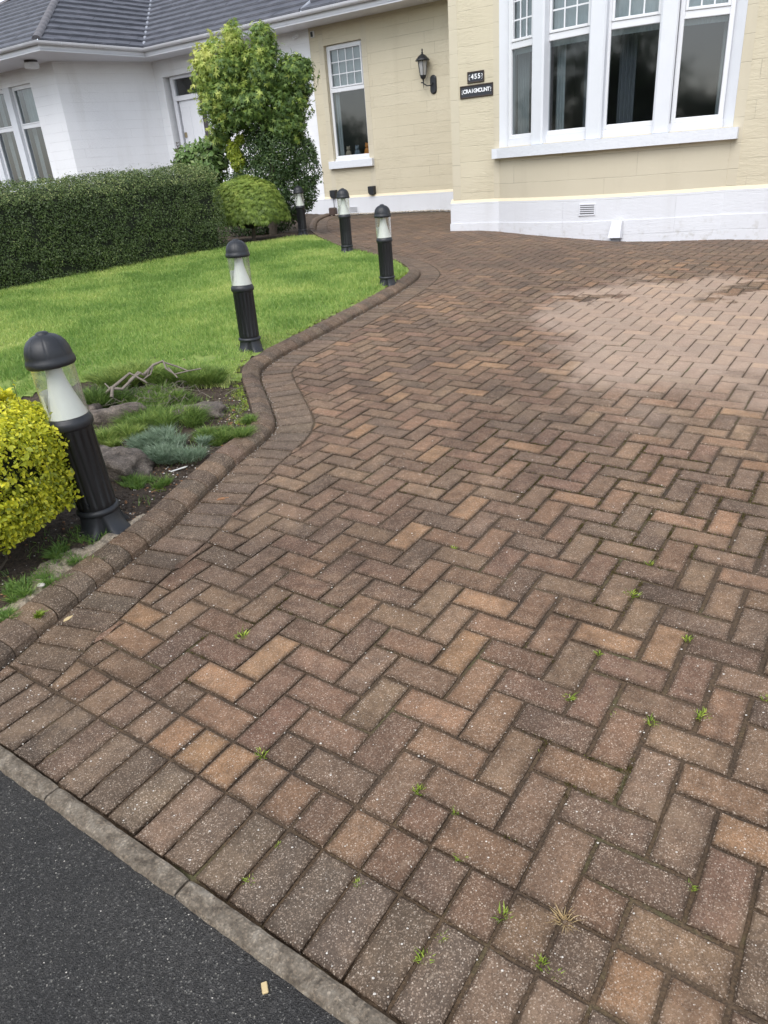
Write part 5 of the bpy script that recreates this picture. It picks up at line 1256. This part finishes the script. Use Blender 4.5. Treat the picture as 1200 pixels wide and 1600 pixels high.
b1 = bollard(-1.191, 2.73, .842, R(20), 'black bollard light with a clear lens nearest the road, beside the yellow bush')
b1.rotation_euler[1] = R(-2.2)
bollard(-.903, 5.41, .804, R(3), 'black bollard light standing alone where the kerb bends at the middle of the lawn', b1)
bollard(.226, 7.47, .774, R(-10), 'black bollard light at the outermost kerb bend, right of all the others', b1)
bollard(-.20, 9.88, .788, R(5), 'black bollard light on the far lawn edge in front of the cream wall', b1)
bollard(-.968, 12.74, .772, R(0), 'farthest black bollard light, standing against the dark evergreen shrub', b1)

def local(name, s, n, z, **kw):
    return empty(name, tuple(W(s, n, z)), AZ, **kw)
# coach lantern
t = local('wall_lantern', -2.76, RN, 2.85, label='black six sided coach lantern on the cream wall beside the bow front', cat='wall lamp')
mb = MB(); pts = []
for k in range(40):
    a = 2 * math.pi * k / 40; pts.append((.075 * math.cos(a), (.10 if math.sin(a) > 0 else -.10) + .075 * math.sin(a)))
vs = [(p[0], -.0, p[1] + .12) for p in pts] + [(p[0] * 1, -.018, p[1] + .12) for p in pts] + [(p[0] * .7, -.034, p[1] * .9 + .12) for p in pts]
mb.add(vs, [(i, (i + 1) % 40, 40 + (i + 1) % 40, 40 + i) for i in range(40)] + [(40 + i, 40 + (i + 1) % 40, 80 + (i + 1) % 40, 80 + i) for i in range(40)] + [tuple(range(80, 120))]); mb.build('back_plate', 'black_iron', t)
LC = (-.155, -.16)
mb = MB(); mb.tube([(0, -.02, .16), (-.02, -.10, .10), (-.08, -.15, .10), (LC[0], LC[1], .15), (LC[0], LC[1], .24)], [.014, .012, .012, .013, .018], 10)
mb.tube([(LC[0], LC[1], .15), (LC[0] - .0, LC[1], .06)], [.010, .004], 8); mb.tube([(LC[0] - .05, LC[1], .17), (LC[0], LC[1], .16)], [.012, .010], 8); mb.build('bracket', 'black_iron', t)
def hexr(r, z_, a): k = math.pi / 3; a = a % k - k / 2; return r * math.cos(k / 2) / math.cos(a)
mb = MB(); mb.lathe([(.02, .22), (.055, .245), (.070, .285), (.073, .295), (.065, .300)], 6, LC[0], LC[1], smooth=False)
for k in range(6):
    a = k * math.pi / 3; mb.tube([(LC[0] + .070 * math.cos(a), LC[1] + .070 * math.sin(a), .295), (LC[0] + .108 * math.cos(a), LC[1] + .108 * math.sin(a), .555)], .0065, 5)
mb.build('lantern_cage', 'black_iron', t)
mb = MB(); mb.lathe([(.066, .297), (.102, .553)], 6, LC[0], LC[1], smooth=False, cap=False); simple('lantern_glass', (.38, .38, .37), .15, .1, 20); mb.build('lantern_glass', 'lantern_glass', t)
mb = MB(); mb.lathe([(.10, .552), (.150, .556), (.150, .566), (.118, .60), (.085, .635), (.045, .665), (.022, .675), (.016, .69), (.022, .70), (.012, .715), (.012, .73), (.020, .742), (.010, .76), (.001, .775)], 24, LC[0], LC[1]); mb.build('lantern_roof', 'black_iron', t)

# name plates
def plate(name, s0, s1, z0, z1, text, hgt, label, z_c, tile):
    t = local(name, (s0 + s1) / 2, .034, (z0 + z1) / 2, label=label, cat='sign'); w = s1 - s0; h = z1 - z0
    mb = MB(); b = .018; mb.box(-w / 2, w / 2, -.016, -.002, -h / 2, -h / 2 + b, .004); mb.box(-w / 2, w / 2, -.016, -.002, h / 2 - b, h / 2, .004); mb.box(-w / 2, -w / 2 + b, -.016, -.002, -h / 2 + b, h / 2 - b, .004); mb.box(w / 2 - b, w / 2, -.016, -.002, -h / 2 + b, h / 2 - b, .004); mb.build('frame', 'plate_brown', t)
    mb = MB(); mb.box(-w / 2 + b, w / 2 - b, -.009, -.002, -h / 2 + b, h / 2 - b); mb.build('panel', 'plate_face', t)
    n = len(text); L = n * tile; objs = []
    for i, c in enumerate(text):
        x = -L / 2 + (i + .5) * tile; cu = bpy.data.curves.new('letter', 'FONT'); cu.body = c; cu.size = hgt; cu.extrude = .001; cu.offset = .0022; cu.align_x = 'CENTER'; cu.align_y = 'CENTER'
        o = bpy.data.objects.new('letter', cu); COL.objects.link(o); o.location = (x, -.0105, .004); o.rotation_euler = (R(90), 0, 0); me = bpy.data.meshes.new_from_object(o); objs.append((me, x)); bpy.data.objects.remove(o)
    mb = MB()
    for me, x in objs: mb.add([(v.co.x + x, -.0105 - v.co.z, v.co.y + .004) for v in me.vertices], [tuple(f.vertices) for f in me.polygons])
    mb.build('lettering', 'white_letter', t); mb = MB()
    for sx in (-1, 1):   # scroll ornament at both ends
        x = sx * (L / 2 + tile * .38); k = hgt * .36
        mb.tube([(x - sx * tile * .2, -.011, -k), (x + sx * tile * .12, -.011, -k * .8), (x + sx * .0, -.011, 0), (x + sx * tile * .12, -.011, k * .8), (x - sx * tile * .2, -.011, k)], .0042, 6)
    mb.build('ornament', 'white_letter', t)
plate('number_plate', .305, .565, 2.445, 2.588, '455', .085, 'small brown framed house number plate above the longer name plate', 2.5, .052)
plate('name_plate', .185, .700, 2.265, 2.425, 'CRAIGMOUNT', .068, 'long brown framed house name plate with white capital letters beside the bow window', 2.35, .041)

# black box lights low on the recessed wall
for (s, z, lb) in ((-4.47, 1.02, 'black wall box between the two far bollard lights, low on the cream wall'), (-5.58, .99, 'black wall box partly hidden behind the far lawn bollard light')):
    t = local('outdoor_socket', s, RN, z, label=lb, cat='socket'); mb = MB(); w, h, d = .17, .19, .10
    vs = []
    for y in (0, -d):
        k = 1 if y == 0 else .92
        vs += [(-w / 2 * k, y, h / 2 * k), (w / 2 * k, y, h / 2 * k), (w / 2 * k, y, -h * .30 * k), (w * .25 * k, y, -h / 2 * k), (-w * .25 * k, y, -h / 2 * k), (-w / 2 * k, y, -h * .22 * k)]
    mb.add(vs, [tuple(range(6)), tuple(range(6, 12))] + [(i, (i + 1) % 6, 6 + (i + 1) % 6, 6 + i) for i in range(6)]); mb.build('box', 'black_iron', t)
    mb = MB(); mb.box(-w * .36, w * .36, -d - .006, -d + .001, -h * .2, h * .36, .003); mb.build('cover', 'bollard_cap', t)
# rainwater shoe and cable at the party line
t = local('drain_gully', -5.60, RN - .09, .62, label='small brown drain hopper at the wall foot behind the far lawn bollard', cat='drain')
mb = MB(); mb.box(-.09, .09, -.09, .04, -.10, .08, .02); mb.build('hopper', 'brown_pipe', t); mb = MB(); mb.tube([(0.05, -.02, .30), (.05, -.02, .08)], .008, 6); mb.build('cable', 'black_iron', t)
# sloping white pipe cover at the bow
n_ = arc(2.66); t = local('pipe_cover', 2.66, n_ - .012, .37, label='small white boxed pipe cover leaning on the plinth under the bow window', cat='pipe cover')
mb = MB(); vs = [(-.07, 0, .24), (.07, 0, .24), (.075, 0, .02), (-.085, 0, .02), (-.065, -.045, .235), (.065, -.045, .235), (.065, -.10, .03), (-.095, -.10, .03)]
mb.add(vs, [(4, 7, 6, 5), (0, 4, 5, 1), (0, 3, 7, 4), (1, 5, 6, 2), (3, 2, 6, 7)]); mb.build('cover', 'white_paint', t); mb = MB(); mb.box(-.05, .05, -.07, -.005, -.04, .025); mb.build('pipe_mouth', 'interior', t)
# security camera, sensor, soffit light
t = local('security_camera', -6.20, RN, 4.30, label='small white camera under the eaves on the white wall by the party line', cat='camera'); mb = MB(); mb.tube([(0, 0, 0), (0, -.05, -.01)], .018, 8); mb.build('mount', 'white_paint', t); mb = MB(); mb.tube([(.05, -.03, .02), (-.05, -.12, -.05)], [.032, .034], 12); mb.build('body', 'white_paint', t)
t = local('wall_sensor', -5.76, RN, 4.27, label='tiny black and white motion sensor at the top left of the cream wall', cat='sensor'); mb = MB(); mb.box(-.045, .045, -.05, 0, -.06, .06, .008); mb.build('housing', 'white_paint', t); mb = MB(); mb.box(-.03, .03, -.07, -.049, -.05, .045, .006); mb.build('sensor_face', 'black_iron', t)
t = local('soffit_light', -12.1, 1.95, SOF, label='round white lamp under the eaves at the corner of the white house', cat='soffit light'); mb = MB(); mb.lathe([(.13, -.05), (.15, -.03), (.15, 0)], 24); mb.build('ring', 'dark_strip', t); mb = MB(); mb.lathe([(.05, -.17), (.15, -.165), (.165, -.14), (.165, -.05)], 24); mb.build('diffuser', 'white_paint', t)
# toys on the window sill
def blob(mb, c, r, sq=(1, 1, 1)):
    m2 = MB(); m2.lathe([(max(.001, math.sin(math.pi * i / 8)) * r, -math.cos(math.pi * i / 8) * r) for i in range(9)], 14); mb.add([(c[0] + v[0] * sq[0], c[1] + v[1] * sq[1], c[2] + v[2] * sq[2]) for v in m2.v], m2.f, True)
for (s, mt, lb, k) in ((-5.20, 'beige', 'beige soft toy bear inside the recessed window at the left', 1.0), (-4.95, 'bluegrey', 'grey blue soft toy inside the recessed window in the middle', 1.0), (-4.66, 'orange', 'orange soft toy inside the recessed window at the right', 1.15)):
    t = local('soft_toy', s, RN + .20, 1.77, label=lb, cat='toy'); mb = MB(); blob(mb, (0, 0, .07 * k), .075 * k, (1, .7, 1)); blob(mb, (-.06, -.02, .03), .03 * k); blob(mb, (.06, -.02, .03), .03 * k); mb.build('body', mt, t)
    mb = MB(); blob(mb, (0, 0, .17 * k), .05 * k); blob(mb, (-.035 * k, 0, .215 * k), .018); blob(mb, (.035 * k, 0, .215 * k), .018); mb.build('head', mt, t)
# gravel margin at the foot of the recessed wall
mb = MB()
for k in range(900):
    s = RS.uniform(-5.55, -.05); n = RN - .05 - abs(RS.normal(0, .07)); p = W(s, n, 0)
    if n < RN - .30: continue
    pebble_mesh(mb, p.x, p.y, float(Z(p.x, p.y)) + .012 + RS.uniform(0, .012), RS.uniform(.010, .028), .7)
o = mb.build('gravel_strip', 'gravel', fix=False); tag(o, 'narrow strip of pale gravel along the foot of the recessed cream wall', 'gravel', kind='stuff')
# little things lying about
def gpt(u, v, dz=0.0):
    z = .05; d = ix * (u - 600) + iy * (v - 800) + fw * F_PX
    for _ in range(14): q = Vector((0, 0, EYE)) + d * ((z - EYE) / d.z); z = .5 * z + .5 * (float(Z(q.x, q.y)) + dz)
    return q
p = gpt(414, 1545, -.006); mb = MB(); mb.box(-.006, .006, -.011, .011, 0, .006, .0015); o = mb.build('wood_chip', 'chipwood'); o.location = p; o.rotation_euler = (0, 0, R(15)); tag(o, 'small tan wood chip lying alone on the black asphalt', 'wood chip')
def flake(name, u, v, pts, material, label, cat, dz, th=.002, rz=0):
    p = gpt(u, v, dz); n = len(pts); mb = MB(); vs = [(a, b, .001 + .004 * math.sin(a * 300)) for a, b in pts] + [(a, b, .001 + th + .004 * math.sin(a * 300)) for a, b in pts]
    mb.add(vs, [tuple(range(n))[::-1], tuple(range(n, 2 * n))] + [(i, (i + 1) % n, n + (i + 1) % n, n + i) for i in range(n)]); o = mb.build(name, material); o.location = p; o.rotation_euler = (0, 0, rz); tag(o, label, cat)
lf = [(-.03, 0), (-.018, .008), (-.006, .014), (.004, .008), (.016, .012), (.03, .002), (.016, -.006), (.002, -.012), (-.012, -.008)]
flake('fallen_leaf', 348, 780, lf, 'leaf_brown', 'curled rusty brown fallen leaf on the drive beside the kerb', 'leaf', 0, rz=.3)
flake('fallen_leaf', 107, 967, [(a * .7, b * .7) for a, b in lf], 'chipwood', 'pale tan fallen leaf at the kerb foot near the left edge', 'leaf', 0, rz=1)
flake('plant_label', 280, 733, [(-.045, -.006), (.03, -.008), (.045, 0), (.03, .008), (-.045, .006)], 'paper', 'thin white plastic plant label lying on the soil', 'plant label', .05, .0015, .5)
flake('pale_leaf', 381, 676, [(a * .8, b * 1.4) for a, b in lf], 'paper', 'pale green white leaf on the soil beside the kerb bend', 'leaf', .05, rz=.1)
for (u, v, r, lb) in ((107, 838, .013, 'smooth round white pebble in the soil under the yellow bush'), (136, 834, .009, 'small white pebble directly in front of the nearest lamp base'), (65, 916, .014, 'grey white stone among the weeds beside the kerb')):
    p = gpt(u, v, .05); mb = MB(); blob(mb, (0, 0, r * .35), r, (1.1, .85, .6)); o = mb.build('pebble', 'grit'); o.location = p; tag(o, lb, 'pebble')

# ---------------------------------------------------------------- made-up far side of the road, added for the window panes to mirror
def opposite():
    t = empty('reflection_house', (-17.5, -4.5, -.9), R(128 - 90 - 90), label='unseen white rendered house added across the road for the bow window to mirror', cat='house')
    t.rotation_euler = (0, 0, R(144 - 90)) ; t.rotation_euler = (0, 0, R(-36 + 180))
    mb = MB(); mb.box(-7, 7, 0, 6, 0, 3.9); mb.build('wall', 'white_wall', t)
    mb = MB(); mb.add([(-7.5, -.5, 3.9), (7.5, -.5, 3.9), (7.5, 6.5, 3.9), (-7.5, 6.5, 3.9), (-4, 3, 6.4), (4, 3, 6.4)], [(0, 1, 5, 4), (2, 3, 4, 5), (1, 2, 5), (3, 0, 4)]); mb.build('roof', 'roof_tile', t)
    for x in (-5, -1.5, 3.5):
        for y in (-.03, 6.0): mb = MB(); mb.box(x, x + 1.6, y, y + .03, 1.2, 3.2); mb.build('window', 'interior', t)
    rows = [((-10.5, .5), 2.0, 'unseen dark round tree added before the added house for the panes to mirror'), ((-8.0, -6.0), 2.3, 'unseen dark tall tree added beside the added house for the panes to mirror'), ((-19, 6.5), 3.2, 'unseen large dark tree added far along the street for the panes to mirror')]
    for i, ((x, y), r, lb) in enumerate(rows):
        q = empty('reflection_tree', (x, y, -.6), label=lb, cat='tree'); P, O = cloud([((0, 0, 3.4), (r, r, r * 1.0)), ((r * .5, .3, 4.6), (r * .6, r * .6, r * .6)), ((-r * .4, -.2, 4.9), (r * .6, r * .6, r * .7))], 2600, .6, .5, 70 + i)
        leaves('crown', P, O, RS.uniform(.22, .4, len(P)), np.clip(.4 + RS.normal(0, .2, len(P)), 0, 1), T_OVAL, 'shrub', q); core([((0, 0, 3.4), (r, r, r))], .6, 'inner_shade', 'foliage_shade', q)
        mb = MB(); mb.tube([(0, 0, -.2), (.1, 0, 1.5), (0, 0, 3)], [.2, .16, .1], 10); mb.build('trunk', 'bark', q)
    q = empty('reflection_hedge', (-8.2, -2.6, -.6), R(-36), label='unseen long dark hedge added across the road for the panes to mirror', cat='hedge'); n = 6000
    P = np.stack([RS.uniform(-11, 5, n), RS.choice([-.4, .4], n) + RS.normal(0, .04, n), RS.uniform(0, 1.5, n)], 1); leaves('foliage', P, unit(P * [0, 1, 0] + [0, 0, .2]), RS.uniform(.08, .14, n), np.clip(.4 + RS.normal(0, .2, n), 0, 1), T_OVAL, 'privet', q)
    mb = MB(); mb.box(-11, 5, -.36, .36, 0, 1.45); mb.build('shade_core', 'foliage_shade', q)
    n = 26000; s = RS.uniform(0, 1, n); top = 2.8 + 4.6 * vnoise(s * 9, s * 0, 1, 3) * vnoise(s * 23, s * 0, 1, 4) ** .5 * 1.3; z = top * RS.uniform(0, 1, n) ** .8  # added belt, its heights shaped for dark reflections in the panes
    P = np.stack([-34 + 40 * s + RS.normal(0, .8, n), 16 - 36 * s + RS.normal(0, .8, n), z - .8], 1); o = leaves('reflection_tree_belt', P, unit(RS.normal(0, 1, (n, 3))), RS.uniform(.25, .5, n), np.clip(.35 + RS.normal(0, .2, n), 0, 1), T_OVAL, 'shrub')
    tag(o, 'unseen uneven dark belt of trees added behind the camera for the panes to mirror', 'trees', kind='stuff')
opposite()
